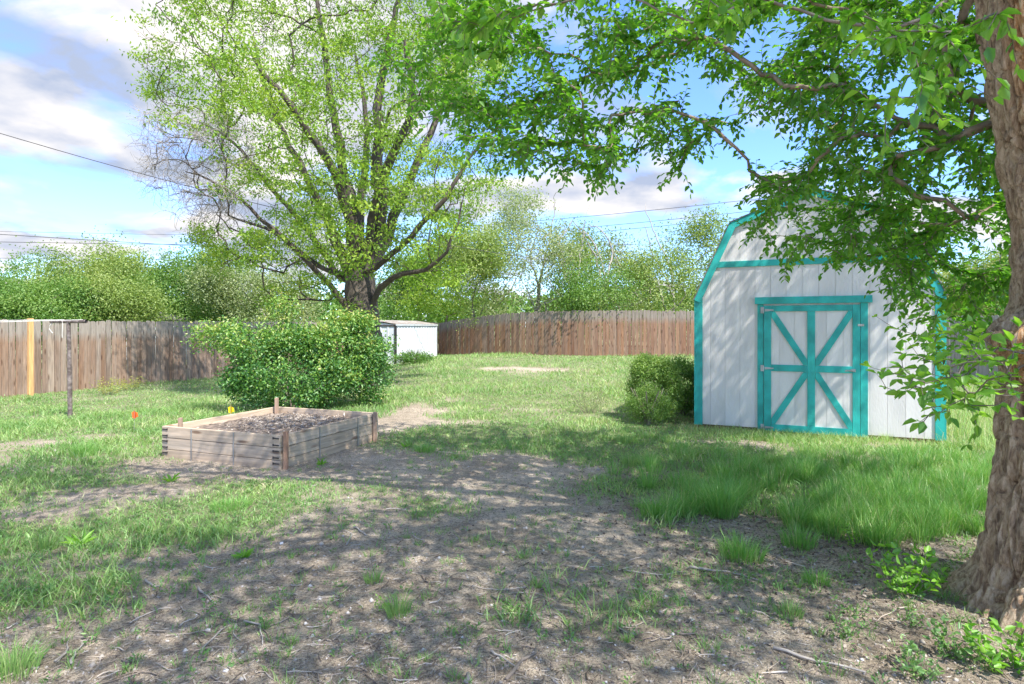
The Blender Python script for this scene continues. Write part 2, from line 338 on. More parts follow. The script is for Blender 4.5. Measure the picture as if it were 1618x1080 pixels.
M['leaf_elm'] = leaf_mat('elm_leaf', [(0, (.075, .22, .03)), (.5, (.14, .35, .04)), (1, (.27, .49, .07))], .58, .04)
M['leaf_locust'] = leaf_mat('locust_leaf', [(0, (.12, .25, .03)), (.5, (.25, .40, .05)), (1, (.42, .52, .08))], .42, .03)
M['leaf_bush'] = leaf_mat('bush_leaf', [(0, (.05, .16, .045)), (.4, (.10, .26, .05)), (.75, (.26, .42, .07)), (1, (.44, .44, .12))], .3, .06)
M['leaf_back'] = leaf_mat('pale_tree_leaf', [(0, (.15, .24, .06)), (.5, (.27, .37, .10)), (1, (.41, .47, .17))], .4, .03)
M['leaf_grey'] = leaf_mat('grey_green_leaf', [(0, (.19, .26, .11)), (.5, (.31, .38, .18)), (1, (.46, .49, .28))], .4, .03)
M['leaf_dark'] = leaf_mat('mid_green_leaf', [(0, (.10, .22, .05)), (.5, (.17, .31, .07)), (1, (.29, .41, .11))], .4, .03)
M['leaf_bright'] = leaf_mat('bright_young_leaf', [(0, (.12, .33, .03)), (1, (.30, .55, .07))], .45, .05)
M['leaf_yellow'] = leaf_mat('yellow_green_leaf', [(0, (.28, .34, .06)), (1, (.55, .52, .16))], .4, .04)
M['grass'] = leaf_mat('grass_blade', [(0, (.15, .30, .09)), (.45, (.25, .42, .13)), (.85, (.40, .52, .20)), (1, (.60, .55, .36))], .35, .04)
M['grass_lush'] = leaf_mat('lush_grass_blade', [(0, (.12, .32, .06)), (.5, (.21, .43, .10)), (.8, (.34, .52, .17)), (1, (.60, .56, .34))], .4, .05)
M['weed'] = leaf_mat('blue_green_weed', [(0, (.10, .22, .06)), (.6, (.17, .33, .10)), (1, (.28, .42, .14))], .35, .04)
M['pebble'] = leaf_mat('pebble', [(0, (.20, .18, .16)), (.7, (.40, .36, .32)), (1, (.58, .56, .54))], 0.0, .02)
M['litter'] = leaf_mat('twig_litter', [(0, (.10, .08, .065)), (.5, (.26, .21, .17)), (.8, (.40, .34, .28)), (1, (.55, .50, .45))], 0.0, .0)

# ------------------------------------------------------------------ leaves, blades
def unit(a): return a/np.maximum(np.linalg.norm(a, axis=1, keepdims=True), 1e-9)
def rand_unit(n): return unit(rng.normal(size=(n, 3)))
def leaves_mesh(name, pos, d, L, Wd, mat, rnd, nrm=None, fold=.25, big=False):
    n = len(pos); d = unit(d)
    if nrm is None: nrm = rand_unit(n)+np.array([0, 0, .6])
    s = unit(np.cross(d, nrm)); u = unit(np.cross(s, d))
    L = np.broadcast_to(L, n)[:, None]; Wd = np.broadcast_to(Wd, n)[:, None]
    if big:
        V = np.stack([pos, pos+d*L*.33+s*Wd*.5+u*Wd*fold, pos+d*L*.72+s*Wd*.33+u*Wd*fold*.6, pos+d*L-u*L*.08,
                      pos+d*L*.72-s*Wd*.33+u*Wd*fold*.6, pos+d*L*.33-s*Wd*.5+u*Wd*fold], 1).reshape(-1, 3)
        b = np.arange(n)[:, None]*6
        Fa = np.concatenate([b+np.array([[0, 1, 2, 3]]), b+np.array([[0, 3, 4, 5]])], 0); rr = np.concatenate([rnd, rnd])
    else:
        V = np.stack([pos, pos+d*L*.45+s*Wd*.5+u*Wd*fold, pos+d*L, pos+d*L*.45-s*Wd*.5+u*Wd*fold], 1).reshape(-1, 3)
        b = np.arange(n)[:, None]*4
        Fa = np.concatenate([b+np.array([[0, 1, 2]]), b+np.array([[0, 2, 3]])], 0); rr = np.concatenate([rnd, rnd])
    return mk_mesh(name, V, Fa, mat, fattr={'rnd': rr})
def blades_mesh(name, pos, h, w, lean, mat, rnd, simple=False):
    """grass blades: pos (n,3) feet; h,w arrays; lean (n,2) how far the tip leans (in metres)"""
    n = len(pos); a = rng.uniform(0, 2*np.pi, n); s = np.stack([np.cos(a), np.sin(a), np.zeros(n)], 1)*np.broadcast_to(w, n)[:, None]*.5
    h = np.broadcast_to(h, n); l3 = np.concatenate([lean, np.zeros((n, 1))], 1); up = np.stack([np.zeros(n), np.zeros(n), h], 1)
    tip = pos+up*.93+l3; mid = pos+up*.55+l3*.32
    if simple:
        V = np.stack([pos-s, pos+s, tip], 1).reshape(-1, 3); b = np.arange(n)[:, None]*3
        return mk_mesh(name, V, [b+np.array([[0, 1, 2]])], mat, fattr={'rnd': rnd})
    V = np.stack([pos-s, pos+s, mid+s*.75, mid-s*.75, tip], 1).reshape(-1, 3); b = np.arange(n)[:, None]*5
    return mk_mesh(name, V, [b+np.array([[0, 1, 2, 3]]), b+np.array([[3, 2, 4]])], mat, fattr={'rnd': np.concatenate([rnd, rnd])})

# ------------------------------------------------------------------ tree growth
class Tree:
    def __init__(s): s.p = []; s.par = []; s.d = []; s.fix = []; s.limb = []
    def add(s, p, par, fix=0.0, limb=0):
        p = np.asarray(p, float); s.p.append(p); s.par.append(par); s.fix.append(fix); s.limb.append(limb)
        s.d.append((p-s.p[par])/max(1e-6, np.linalg.norm(p-s.p[par])) if par >= 0 else np.array([0, 0, 1.])); return len(s.p)-1
    def path(s, pts, radii, par=-1, limb=0, step=.3, jit=.03):
        """a hand-placed limb through pts"""
        pts = [np.asarray(p, float) for p in pts]
        if par >= 0: pts = [s.p[par]]+pts; radii = [radii[0]]+list(radii)
        n = len(pts); idx = par if par >= 0 else s.add(pts[0], -1, radii[0], limb); out = [idx]
        for i in range(n-1):
            p0, p1 = pts[i], pts[i+1]; pm = pts[i-1] if i else p0-(p1-p0)*.5; pn = pts[i+2] if i+2 < n else p1+(p1-p0)*.5
            k = max(1, int(np.linalg.norm(p1-p0)/step))
            for j in range(1, k+1):
                t = j/k; q = .5*((2*p0)+(-pm+p1)*t+(2*pm-5*p0+4*p1-pn)*t*t+(-pm+3*p0-3*p1+pn)*t**3)
                q = q+rng.normal(size=3)*jit*(0.5 if j == k else 1)
                idx = s.add(q, idx, radii[i]*(1-t)+radii[i+1]*t, limb); out.append(idx)
        return out
    def attract(s, targets, step=.3, jit=.04, curl=.35, ang=.6, start=0, droop=0.0, maxnodes=None, zpen=0.0):
        t = np.asarray(targets, float); root = s.p[start]; order = np.argsort(np.linalg.norm(t-root, axis=1)); ends = []
        cap = len(s.p)+int(len(t)*14)+500
        PP = np.zeros((cap, 3)); DD = np.zeros((cap, 3)); n = len(s.p); PP[:n] = np.array(s.p); DD[:n] = np.array(s.d)
        for ti in order:
            q = t[ti]; v = q-PP[start:n]; dist = np.linalg.norm(v, axis=1)+1e-6
            c = (v*DD[start:n]).sum(1)/dist
            cost = dist*(1+ang*(1-c))+zpen*np.maximum(0, PP[start:n, 2]-q[2])
            k = int(np.argmin(cost))+start; dk = dist[k-start]
            m = max(1, int(math.ceil(dk/step))); p0 = PP[k]; p1 = p0+DD[k]*dk*curl+rng.normal(size=3)*dk*.08+np.array([0, 0, droop*dk]); idx = k
            for j in range(1, m+1):
                u = j/m; pt = (1-u)**2*p0+2*u*(1-u)*p1+u*u*q+(rng.normal(size=3)*jit if j < m else 0)
                idx = s.add(pt, idx, 0, s.limb[k])
                if idx >= cap-1: return ends
                PP[idx] = s.p[idx]; DD[idx] = s.d[idx]; n = idx+1
            ends.append(idx)
        return ends
    def radii(s, tip=.003, pw=2.3):
        n = len(s.p); acc = np.zeros(n); r = np.zeros(n); kids = [[] for _ in range(n)]
        for i in range(n-1, -1, -1):
            r[i] = max(tip, acc[i]**(1/pw)); 
            if s.fix[i]: r[i] = max(s.fix[i], min(r[i], s.fix[i]*1.15))
            if s.par[i] >= 0: acc[s.par[i]] += r[i]**pw; kids[s.par[i]].append(i)
        s.r = r; s.kids = kids; return r
    def tubes(s, limb=None, taper=True):
        """mesh arrays of the whole skeleton or of one limb id"""
        Vs = []; Fs = []; off = 0; n = len(s.p); P_ = np.array(s.p)
        starts = []
        for i in range(n):
            if s.par[i] < 0: starts.append((i, i))
            ks = s.kids[i]
            if ks:
                main = max(ks, key=lambda k: s.r[k])
                for k in ks:
                    if k != main: starts.append((i, k))
        for a, b in starts:
            if limb is not None and s.limb[b] != limb: continue
            ch = [a] if a != b else []; cur = b; ch.append(cur)
            while s.kids[cur]:
                cur = max(s.kids[cur], key=lambda k: s.r[k]); ch.append(cur)
            if len(ch) < 2: continue
            pts = P_[ch]; r = s.r[ch].copy()
            if a != b: r[0] = min(s.r[a], r[1]*1.25)
            r[-1] *= .5
            rm = r.max(); k = 10 if rm > .1 else 7 if rm > .04 else 4 if rm > .012 else 3
            tg = unit(np.gradient(pts, axis=0)); ref = np.array([0, 0, 1.]) if abs(tg[0, 2]) < .9 else np.array([1., 0, 0])
            A = unit(np.cross(tg, ref)+1e-6); B = np.cross(tg, A); th = np.arange(k)*2*np.pi/k
            ring = pts[:, None]+(A[:, None]*np.cos(th)[None, :, None]+B[:, None]*np.sin(th)[None, :, None])*r[:, None, None]
            m = len(ch); Vs.append(ring.reshape(-1, 3)); ii = np.arange(m-1)[:, None]*k; kk = np.arange(k)[None]; k2 = (kk+1) % k
            Fs.append(np.stack([ii+kk, ii+k2, ii+k+k2, ii+k+kk], -1).reshape(-1, 4)+off); off += m*k
        if not Vs: return None
        return np.concatenate(Vs), np.concatenate(Fs)
def part_tubes(t, name, mat, parent, limb=None, base=None):
    r = t.tubes(limb)
    if r is None: return None
    V = r[0]-(np.asarray(base) if base is not None else 0)
    return mk_obj(name, mk_mesh(name, V, [r[1]], mat, smooth=True), parent)

# ================================================================== SETTING: ground
def build_ground():
    def axis(lo, hi, near_lo, near_hi, fine, grow):
        a = list(np.arange(near_lo, near_hi, fine)); s = fine; x = near_hi
        while x < hi: a.append(x); s *= grow; x += s
        a.append(hi); s = fine; x = near_lo-fine; b = []
        while x > lo: b.append(x); s *= grow; x -= s
        b.append(lo); return np.array(b[::-1]+a)
    xs = axis(-900, 900, -6, 6, .045, 1.05); ys = axis(-60, 1500, 2.0, 8.5, .045, 1.035)
    X, Y = np.meshgrid(xs, ys); Z = g(X, Y); gm = mask(X, Y)
    far = sst(25, 40, np.hypot(X, Y)); gm = gm*(1-far)+.75*far
    nx = len(xs); ny = len(ys); i = (np.arange(ny-1)[:, None]*nx+np.arange(nx-1)[None]).ravel()
    Fq = np.stack([i, i+1, i+nx+1, i+nx], 1)
    me = mk_mesh('ground', np.stack([X.ravel(), Y.ravel(), Z.ravel()], 1), [Fq], M['ground'], pattr={'grass': gm.ravel()}, smooth=True)
    tag(mk_obj('ground', me), kind='structure')
build_ground()

# ================================================================== barn shed
def build_barn():
    o3 = Vector((SL[0], SL[1], 0)); rz = math.atan2(SU[1], SU[0])
    # local frame: x along the wall from its left foot, y into the shed, z up
    b = empty('garden_shed', o3, rz)
    tag(b, 'white gambrel roofed garden shed with teal trim and a crossed teal door', 'shed')
    Wd, EZ, KX, KZ, PZ = SW, 1.96, .50, 3.04, 3.46; D = 3.6; cx = Wd/2
    def roofz(u):
        u = min(u, Wd-u)
        return EZ+(KZ-EZ)*u/KX if u < KX else KZ+(PZ-KZ)*(u-KX)/(cx-KX)
    # backing wall body (inner shell, 12 mm behind the siding faces)
    out = [(0.01, EZ-.01), (KX+.005, KZ-.02), (cx, PZ-.02), (Wd-KX-.005, KZ-.02), (Wd-.01, EZ-.01), (Wd-.01, .02), (.01, .02)]
    m = MB(); m.prism([(x, .014, z) for x, z in out], (0, D-.03, 0)); m.build('inner_wall', M['white'], b)
    # front siding boards, grooves between
    n = 15; pw = Wd/n
    for zi, (za, zb) in enumerate(((0, 2.425), (2.428, 9))):
        for i in range(n):
            a0, a1 = i*pw+.0015, (i+1)*pw-.0015
            us = [a0]+[k for k in (KX, cx, Wd-KX) if a0 < k < a1]+[a1]
            top = [(u, min(zb, roofz(u))) for u in us]
            if zi == 0 and (min(t[1] for t in top) < 2.425): 
                # crossing the lower slope: add crossing point
                uc = KX*(2.425-EZ)/(KZ-EZ)
                for k in (uc, Wd-uc):
                    if a0 < k < a1: top.append((k, 2.425))
                top.sort()
            if zi == 1:
                if max(t[1] for t in top) <= za+.01: continue
                uc = KX*(za-EZ)/(KZ-EZ)
                for k in (uc, Wd-uc):
                    if a0 < k < a1: top.append((k, za))
                top = sorted([t for t in top if t[1] >= za-1e-6])
                if len(top) < 2: continue
            pts = [(top[0][0], 0, za)] + [(u, 0, z) for u, z in top] + [(top[-1][0], 0, za)]
            q = [pts[0]]
            for p in pts[1:]:
                if (Vector(p)-Vector(q[-1])).length > 1e-4: q.append(p)
            if (Vector(q[0])-Vector(q[-1])).length < 1e-4: q.pop()
            if len(q) >= 3: MB().prism(q, (0, .012, 0)).build('siding_board', M['white'], b)
    # side boards
    for side, x in ((0, 0.0), (1, Wd)):
        for i in range(18):
            y0 = .012+i*(D-.024)/18; y1 = y0+(D-.024)/18-.005
            MB().box(x-.004 if side == 0 else x-.011, x+.011 if side == 0 else x+.004, y0, y1, .0, EZ-.01).build('siding_board', M['white'], b)
    t = .019
    def tri(name, pts, yo=-t, th=t, mat='teal', bev=.0015):
        return MB().prism([(x, yo, z) for x, z in pts], (0, th, 0)).build(name, M[mat], b, bevel=bev)
    # corner boards
    for x0, x1 in ((-.012, .092), (Wd-.092, Wd+.012)):
        tri('corner_board', [(x0, -.01), (x1, -.01), (x1, EZ-.02), (x0, EZ-.02)])
        s = -1 if x0 < 1 else 1; xx = x0 if s < 0 else x1
        MB().box(min(xx, xx+.018*s), max(xx, xx+.018*s), -t, .09, -.01, EZ-.03).build('corner_board', M['teal'], b)
    # rake trim following the gambrel
    def offpt(w):
        # inner polyline offset by w from the roof line
        P0 = [Vector((-.03, EZ-.06)), Vector((KX-.01, KZ+.012)), Vector((cx, PZ+.015)), Vector((Wd-KX+.01, KZ+.012)), Vector((Wd+.03, EZ-.06))]
        res = []
        for i, p in enumerate(P0):
            nn = Vector((0, 0))
            segs = []
            if i > 0: segs.append((P0[i]-P0[i-1]).normalized())
            if i < 4: segs.append((P0[i+1]-P0[i]).normalized())
            ns = [Vector((s.y, -s.x)) for s in segs]
            if len(ns) == 2:
                bis = (ns[0]+ns[1]).normalized(); res.append(p+bis*(w/bis.dot(ns[0])))
            else: res.append(p+ns[0]*w)
        return P0, res
    P0, P1 = offpt(.10)
    for i in range(4):
        a, c, d, e = P0[i], P0[i+1], P1[i+1], P1[i]
        if i == 0: e = Vector((e.x, e.y))
        sh = Vector((c-a)).normalized()*.0015
        tri('rake_trim', [(a.x+sh.x, a.y+sh.y), (c.x-sh.x, c.y-sh.y), (d.x-sh.x, d.y-sh.y), (e.x+sh.x, e.y+sh.y)], yo=-.045, th=.025)
    # roof planes with shingle courses
    for i in range(4):
        a, c = P0[i], P0[i+1]; v = c-a; L = v.length; v.normalize(); nn = Vector((-v.y, v.x)); k = max(2, int(L/.14))
        for j in range(k):
            s0 = a+v*(L*j/k); s1 = a+v*(L*(j+1)/k-.002)
            lo = .012 if i < 2 else .004; hi = .004 if i < 2 else .012
            q = [s0+nn*.001, s1+nn*.001, s1+nn*(hi+.006), s0+nn*(lo+.006)]
            MB().prism([(p.x, -.06, p.y) for p in q], (0, D+.12, 0)).build('shingle_course', M['shingle'], b)
    # band board across the gable
    ub = KX*(2.39-EZ)/(KZ-EZ)
    tri('band_board', [(ub+.05, 2.385), (Wd-ub-.05, 2.385), (Wd-ub-.09+.05, 2.475), (ub+.04+.05, 2.475)], yo=-.018, th=.018)
    # skids
    MB().box(.02, Wd-.02, .03, .12, -.11, -.003).build('skid', M['skid'], b)
    MB().box(.02, .12, .125, D, -.11, -.003).build('skid', M['skid'], b); MB().box(Wd-.12, Wd-.02, .125, D, -.11, -.003).build('skid', M['skid'], b)
    # door casing
    tri('door_head_trim', [(.838, 1.825), (2.334, 1.825), (2.334, 1.925), (.838, 1.925)], yo=-.05, th=.05)
    tri('door_casing', [(.872, -.035), (.955, -.035), (.955, 1.822), (.872, 1.822)], yo=-.022, th=.022)
    tri('door_casing', [(2.194, -.035), (2.283, -.035), (2.283, 1.822), (2.194, 1.822)], yo=-.022, th=.022)
    # door leaf
    x0, x1, z0, z1 = .961, 2.188, -.03, 1.80
    door = MB().box(x0, x1, -.010, .0-.001, z0, z1).build('door', M['white'], b)
    for i in range(6):
        a = x0+(x1-x0)*i/6+.002; c = x0+(x1-x0)*(i+1)/6-.002
        MB().box(a, c, -.016, -.0105, z0+.002, z1-.002).build('door_board', M['white'], door)
    def dtri(name, pts, yo=-.034, th=.0175, mat='teal'):
        return MB().prism([(x, yo, z) for x, z in pts], (0, th, 0)).build(name, M[mat], door, bevel=.0015)
    sl, sr, cl, cr = 1.058, 2.097, 1.533, 1.632; pt, pb, m0, m1 = 1.715, .07, .845, .94
    dtri('stile', [(x0, z0), (sl, z0), (sl, z1), (x0, z1)]); dtri('stile', [(sr, z0), (x1, z0), (x1, z1), (sr, z1)])
    dtri('rail', [(sl+.002, pt), (sr-.002, pt), (sr-.002, z1), (sl+.002, z1)]); dtri('rail', [(sl+.002, z0), (sr-.002, z0), (sr-.002, pb), (sl+.002, pb)])
    dtri('centre_stile', [(cl, pb+.002), (cr, pb+.002), (cr, pt-.002), (cl, pt-.002)])
    dtri('middle_rail', [(sl+.002, m0), (cl-.002, m0), (cl-.002, m1), (sl+.002, m1)]); dtri('middle_rail', [(cr+.002, m0), (sr-.002, m0), (sr-.002, m1), (cr+.002, m1)])
    w = .085
    def brace(xa, za, xb, zb):
        # band between corner (xa,za) and inner (xb,zb), cut square inside the panel
        sx = 1 if xb > xa else -1; sz = 1 if zb > za else -1; g2 = .003
        xa += sx*g2; xb -= sx*g2; za += sz*g2; zb -= sz*g2; v = Vector((xb-xa, zb-za)); k = w*.5
        ax = k*v.length/abs(v.y); az_ = k*v.length/abs(v.x)
        q = [(xa, za), (xa+sx*ax, za), (xb, zb-sz*az_), (xb, zb), (xb-sx*ax, zb), (xa, za+sz*az_)]
        dtri('brace', q, yo=-.033, th=.0165)
    brace(sl, pt, cl, m1); brace(sr, pt, cr, m1); brace(sl, pb, cl, m0); brace(sr, pb, cr, m0)
    for z in (1.735, .885, .02):
        h = MB(); h.prism([(x0+.01, -.040, z-.018), (x0+.13, -.040, z-.008), (x0+.13, -.040, z+.008), (x0+.01, -.040, z+.018)], (0, .005, 0))
        h.tube([(x0-.006, -.042, z-.045), (x0-.006, -.042, z+.045)], .008, 8); h.box(x0-.045, x0-.008, -.040, -.036, z-.045, z+.045)
        h.build('hinge', M['steel'], door)
    h = MB(); h.box(2.075, 2.135, -.043, -.035, .865, .905); h.tube([(2.10, -.036, .885), (2.10, -.085, .885), (2.03, -.09, .885), (2.0, -.088, .88)], .010, 8)
    h.build('door_handle', M['steel'], door)
    h = MB(); h.box(2.16, 2.235, -.040, -.034, 1.50, 1.53); h.build('latch', M['steel'], door)
    return b
build_barn()

# ================================================================== metal shed
def build_metal_shed():
    c = Vector((-4.45, 23.0, 0)); rz = math.atan2(.967, .254)   # local x runs back along the long side
    b = empty('metal_shed', (c.x, c.y, -.08), rz); tag(b, 'small pale sheet metal shed with dark door post beyond the big round bush', 'shed')
    Lx, Wy, H = 4.15, 2.0, 1.62    # local y+ is to the left
    def ribbed(x0, x1, n, face):
        V = MB(); 
        for i in range(n):
            a = x0+(x1-x0)*i/n; w = (x1-x0)/n
            if face == 's': V.prism([(a, 0, 0), (a+w*.7, 0, 0), (a+w*.78, -.018, 0), (a+w*.92, -.018, 0), (a+w-.001, 0, 0), (a+w-.001, .02, 0), (a, .02, 0)], (0, 0, H))
            else: V.prism([(0, a, 0), (0, a+w*.7, 0), (-.018, a+w*.78, 0), (-.018, a+w*.92, 0), (0, a+w-.001, 0), (.02, a+w-.001, 0), (.02, a, 0)], (0, 0, H-.03))
        return V
    for i in range(5): ribbed(.03+i*(Lx-.06)/5, .03+(i+1)*(Lx-.06)/5-.006, 3, 's').build('wall_panel', M['metal_white'], b)
    MB().box(Lx-.025, Lx+.006, -.03, .03, 0, H+.02).build('corner_post', M['metal_white'], b)
    MB().box(Lx-.03, Lx, .035, Wy, 0, H).build('wall_panel', M['metal_white'], b)
    MB().box(.03, Lx-.05, Wy-.02, Wy, 0, H).build('wall_panel', M['metal_white'], b)
    MB().box(-.03, .03, -.035, .045, 0, H+.01).build('door_post', M['dark'], b)
    MB().box(-.03, .03, .05, Wy-.05, H-.05, H+.005).build('door_track', M['dark'], b)
    MB().box(-.03, .03, Wy-.045, Wy+.02, 0, H+.01).build('door_post', M['dark'], b)
    for k in range(2):
        y0 = .06+k*(Wy-.12)/2; d = ribbed(y0, y0+(Wy-.12)/2-.01, 3, 'f').build('door', M['metal_white'], b)
        MB().box(-.05, -.02, y0+(.75 if k == 0 else .1), y0+(.80 if k == 0 else .15), .85, 1.0).build('handle', M['dark'], d)
    MB().prism([(-.015, .0, H+.012), (-.015, Wy, H+.012), (-.015, Wy/2, H+.16)], (.03, 0, 0)).build('gable', M['metal_white'], b)
    MB().box(-.06, Lx+.05, -.05, -.036, H-.02, H+.035).build('roof_edge', M['metal_white'], b)
    for s in (0, 1):
        ya, yb = (-.05, Wy/2) if s == 0 else (Wy+.05, Wy/2)
        MB().prism([(-.06, ya, H+.04), (-.06, yb, H+.19), (-.06, yb, H+.205), (-.06, ya, H+.055)], (Lx+.11, 0, 0)).build('roof_panel', M['rustroof'], b)
build_metal_shed()

# ================================================================== fences
def picket_mesh(name, w, h, mat, lean=0.0, seed=0):
    r = random.Random(seed); c = w*.24
    pts = [(-w/2, 0), (w/2, 0), (w/2+r.uniform(-.003, .003), h-c), (w/2-c, h), (-w/2+c, h), (-w/2+r.uniform(-.003, .003), h-c)]
    return MB().prism([(x, 0, z) for x, z in pts], (0, .018, 0)).mesh(name, mat)
def fence(name, label, pts, mat, w=.136, front=1, rails=True, cat='fence', h0=1.83, rowlabel=None):
    """pts: (x, y, top z)"""
    f = empty(name, (pts[0][0], pts[0][1], 0)); tag(f, label, cat)
    f0 = Vector((pts[0][0], pts[0][1], 0))
    protos = [picket_mesh('picket', w*k, h0+.25, mat, seed=i) for i, k in enumerate((1.0, .985, .97, 1.0))]
    cnt = 0
    for (xa, ya, za), (xb, yb, zb) in zip(pts[:-1], pts[1:]):
        L = math.hypot(xb-xa, yb-ya); n = max(1, int(L/(w+.004))); a = math.atan2(yb-ya, xb-xa)
        nrm = Vector((math.sin(a), -math.cos(a), 0))*front
        for i in range(n):
            t = (i+.5)/n; x, y = xa+(xb-xa)*t, ya+(yb-ya)*t; zt = za+(zb-za)*t+random.uniform(-.022, .022)
            o = mk_obj('picket', protos[cnt % 4], f); off = random.uniform(-.004, .004)
            o.location = (x-f0.x+nrm.x*off, y-f0.y+nrm.y*off, zt-(h0+.25)); o.rotation_euler = (0, random.uniform(-.009, .009), a+random.uniform(-.05, .05)); cnt += 1
        if rails:
            for zz in (.35, 1.45):
                d = -.03*front
                p0 = Vector((xa-f0.x, ya-f0.y, za-h0+zz))+nrm*(-.06); p1 = Vector((xb-f0.x, yb-f0.y, zb-h0+zz))+nrm*(-.06)
                q = Vector((0, 0, .085)); MB().prism([p0, p1, p1+q, p0+q], -nrm*.035).build('rail', mat, f)
            k = max(1, int(L/2.4))
            for i in range(k):
                t = (i+.5)/k; x, y, z = xa+(xb-xa)*t-f0.x-nrm.x*.15, ya+(yb-ya)*t-f0.y-nrm.y*.15, za+(zb-za)*t
                MB().box(x-.045, x+.045, y-.045, y+.045, z-h0-.2, z-.12).build('post', mat, f)
    return f
FL = [(-14.6, 9.2, 1.64), (-12.1, 14.25, 1.65), (-10.0, 18.7, 1.65), (-7.6, 23.8, 1.68), (-5.3, 28.8, 1.66)]
fence('wooden_fence', 'brown weathered picket fence along the left of the yard, behind the clothesline post', FL, M['picket'])
FB = [(-5.25, 28.9, 1.62), (-3.5, 28.5, 1.66), (-2.1, 27.4, 1.86), (-0.9, 26.4, 2.00), (.3, 25.5, 2.08), (1.6, 24.75, 2.12), (3.2, 24.2, 2.14), (5.2, 23.9, 2.13), (7.2, 23.8, 2.11), (9.6, 23.8, 2.05)]
fence('wooden_fence', 'reddish brown picket fence across the back, between the metal shed and the white shed', FB, M['picket_red'])
FR = [(9.75, 23.7, 1.95), (12.0, 19.0, 1.80), (14.6, 13.4, 1.78)]
fence('wooden_fence', 'silvery grey picket fence seen between the white shed and the near trunk', FR, M['picket_grey'])
# pale new post set against the left fence
nx, ny = P(48, 565, 14.45)[:2]
o = MB().box(-.05, .05, -.045, .045, -.3, 1.86).build('fence_post', M['lumber'], None, bevel=.004); o.location = (nx, ny, float(g(nx, ny))); o.rotation_euler = (0, 0, 1.1)
tag(o, 'new orange brown timber post standing against the left fence', 'post')

# ================================================================== raised bed
def build_bed():
    fc = Vector((-2.41, 6.25, 0)); rz = math.atan2(.60, -1.56)    # local x: front edge, running left from the front corner
    b = empty('raised_bed', fc, 0); tag(b, 'weathered timber raised garden bed of stacked boards filled with dry earth', 'garden bed')
    A = 1.70; B = 1.80; ex = Vector((-1.56, .60, 0)).normalized(); ey = Vector((.60, 1.56, 0)).normalized()*1.0; bh = .132
    zg = -.03
    sides = [(Vector((0, 0, 0)), ex, ey, A), (Vector((0, 0, 0))+ey*.04, ey, ex, B-.08), (ex*A+ey*.04, ey, -ex, B-.08), (ey*B, ex, -ey, A)]
    for si, (p, d, inn, L) in enumerate(sides):
        for k in range(3):
            dz = .0015*k; th = .038
            e = .001*k+.0
            o = MB().box(0, L, 0, th, 0, bh-.005).build('board', M['bedwood'], b, bevel=.004)
            # board runs along local x; place with a matrix
            yv = inn; X = d; Z = X.cross(yv); m = Matrix((X, yv, Vector((0, 0, 1)))).transposed().to_4x4()
            o.matrix_basis = Matrix.Translation(p+Vector((0, 0, zg+k*bh))+yv*random.uniform(0, .004)) @ m
        # metal straps
        if si < 2:
            for t in ((.37, .73) if si == 0 else (.34, .76)):
                q = p+d*(L*t)-inn*.003
                o = MB().box(-.007, .007, -.003, .001, zg+.01, zg+3*bh-.012).build('strap', M['steel'], b)
                o.matrix_basis = Matrix.Translation(q) @ Matrix((d, inn, Vector((0, 0, 1)))).transposed().to_4x4()
    # dark corner brackets with prongs at the front corner and left corner
    for base_, dd in ((Vector((0, 0, 0)), 1), (ex*A, -1)):
        for k in range(3):
            for dz in (.025, .095):
                z = zg+k*bh+dz
                o = MB().box(.015, .085, -.006, .0, -.006, .006).box(.085, .095, -.006, 0, -.012, .012).build('corner_screw', M['dark'], b)
                X = ex*dd; o.matrix_basis = Matrix.Translation(base_+Vector((0, 0, z))-ey*.002) @ Matrix((X, ey, Vector((0, 0, 1)))).transposed().to_4x4()
    # stakes
    for (q, h, w, nm) in ((-ex*.0-ey*.0+ex*(-.03)+ey*.05, .40, .022, 1), (ex*A*.9+ey*.10, .45, .02, 1), (ex*A*.93+ey*(B-.12), .50, .022, 1), (ey*(B-.12)-ex*.03, .385, .022, 1)):
        MB().box(-w, w, -w, w, -.15, h).build('stake', M['stake'], b, bevel=.003).location = q+Vector((0, 0, 0))
    # earth fill
    n = 40; us = np.linspace(.04, A-.04, n); vs = np.linspace(.04, B-.04, n); U, Vv = np.meshgrid(us, vs)
    Z = .245+.05*fbm(U*3, Vv*3, seed=44, oct=4)+.035*np.exp(-((U-.9)**2+(Vv-1.1)**2)/.25)+.02*fbm(U*14, Vv*14, seed=45)
    pts = np.array(ex)[None]*U.ravel()[:, None]+np.array(ey)[None]*Vv.ravel()[:, None]; pts[:, 2] = Z.ravel()
    i = (np.arange(n-1)[:, None]*n+np.arange(n-1)[None]).ravel()
    o = mk_obj('soil', mk_mesh('soil', pts, [np.stack([i, i+1, i+n+1, i+n], 1)], M['mulch'], smooth=True), b)
    # straw-coloured chips
    k = 2600; u = rng.normal(.85, .42, k); v = rng.normal(1.15, .38, k); ok = (u > .06) & (u < A-.06) & (v > .06) & (v < B-.06); u = u[ok]; v = v[ok]
    zz = .245+.05*fbm(u*3, v*3, seed=44, oct=4)+.035*np.exp(-((u-.9)**2+(v-1.1)**2)/.25)+.02*fbm(u*14, v*14, seed=45)+.006
    ps = np.array(ex)[None]*u[:, None]+np.array(ey)[None]*v[:, None]; ps[:, 2] = zz
    d = rand_unit(len(u)); d[:, 2] *= .3
    o = mk_obj('wood_chips', leaves_mesh('wood_chips', ps, d, rng.uniform(.02, .07, len(u)), rng.uniform(.008, .02, len(u)), M['litter'], rng.uniform(.55, 1, len(u)), fold=.1), b)
    o['kind'] = 'stuff'
build_bed()

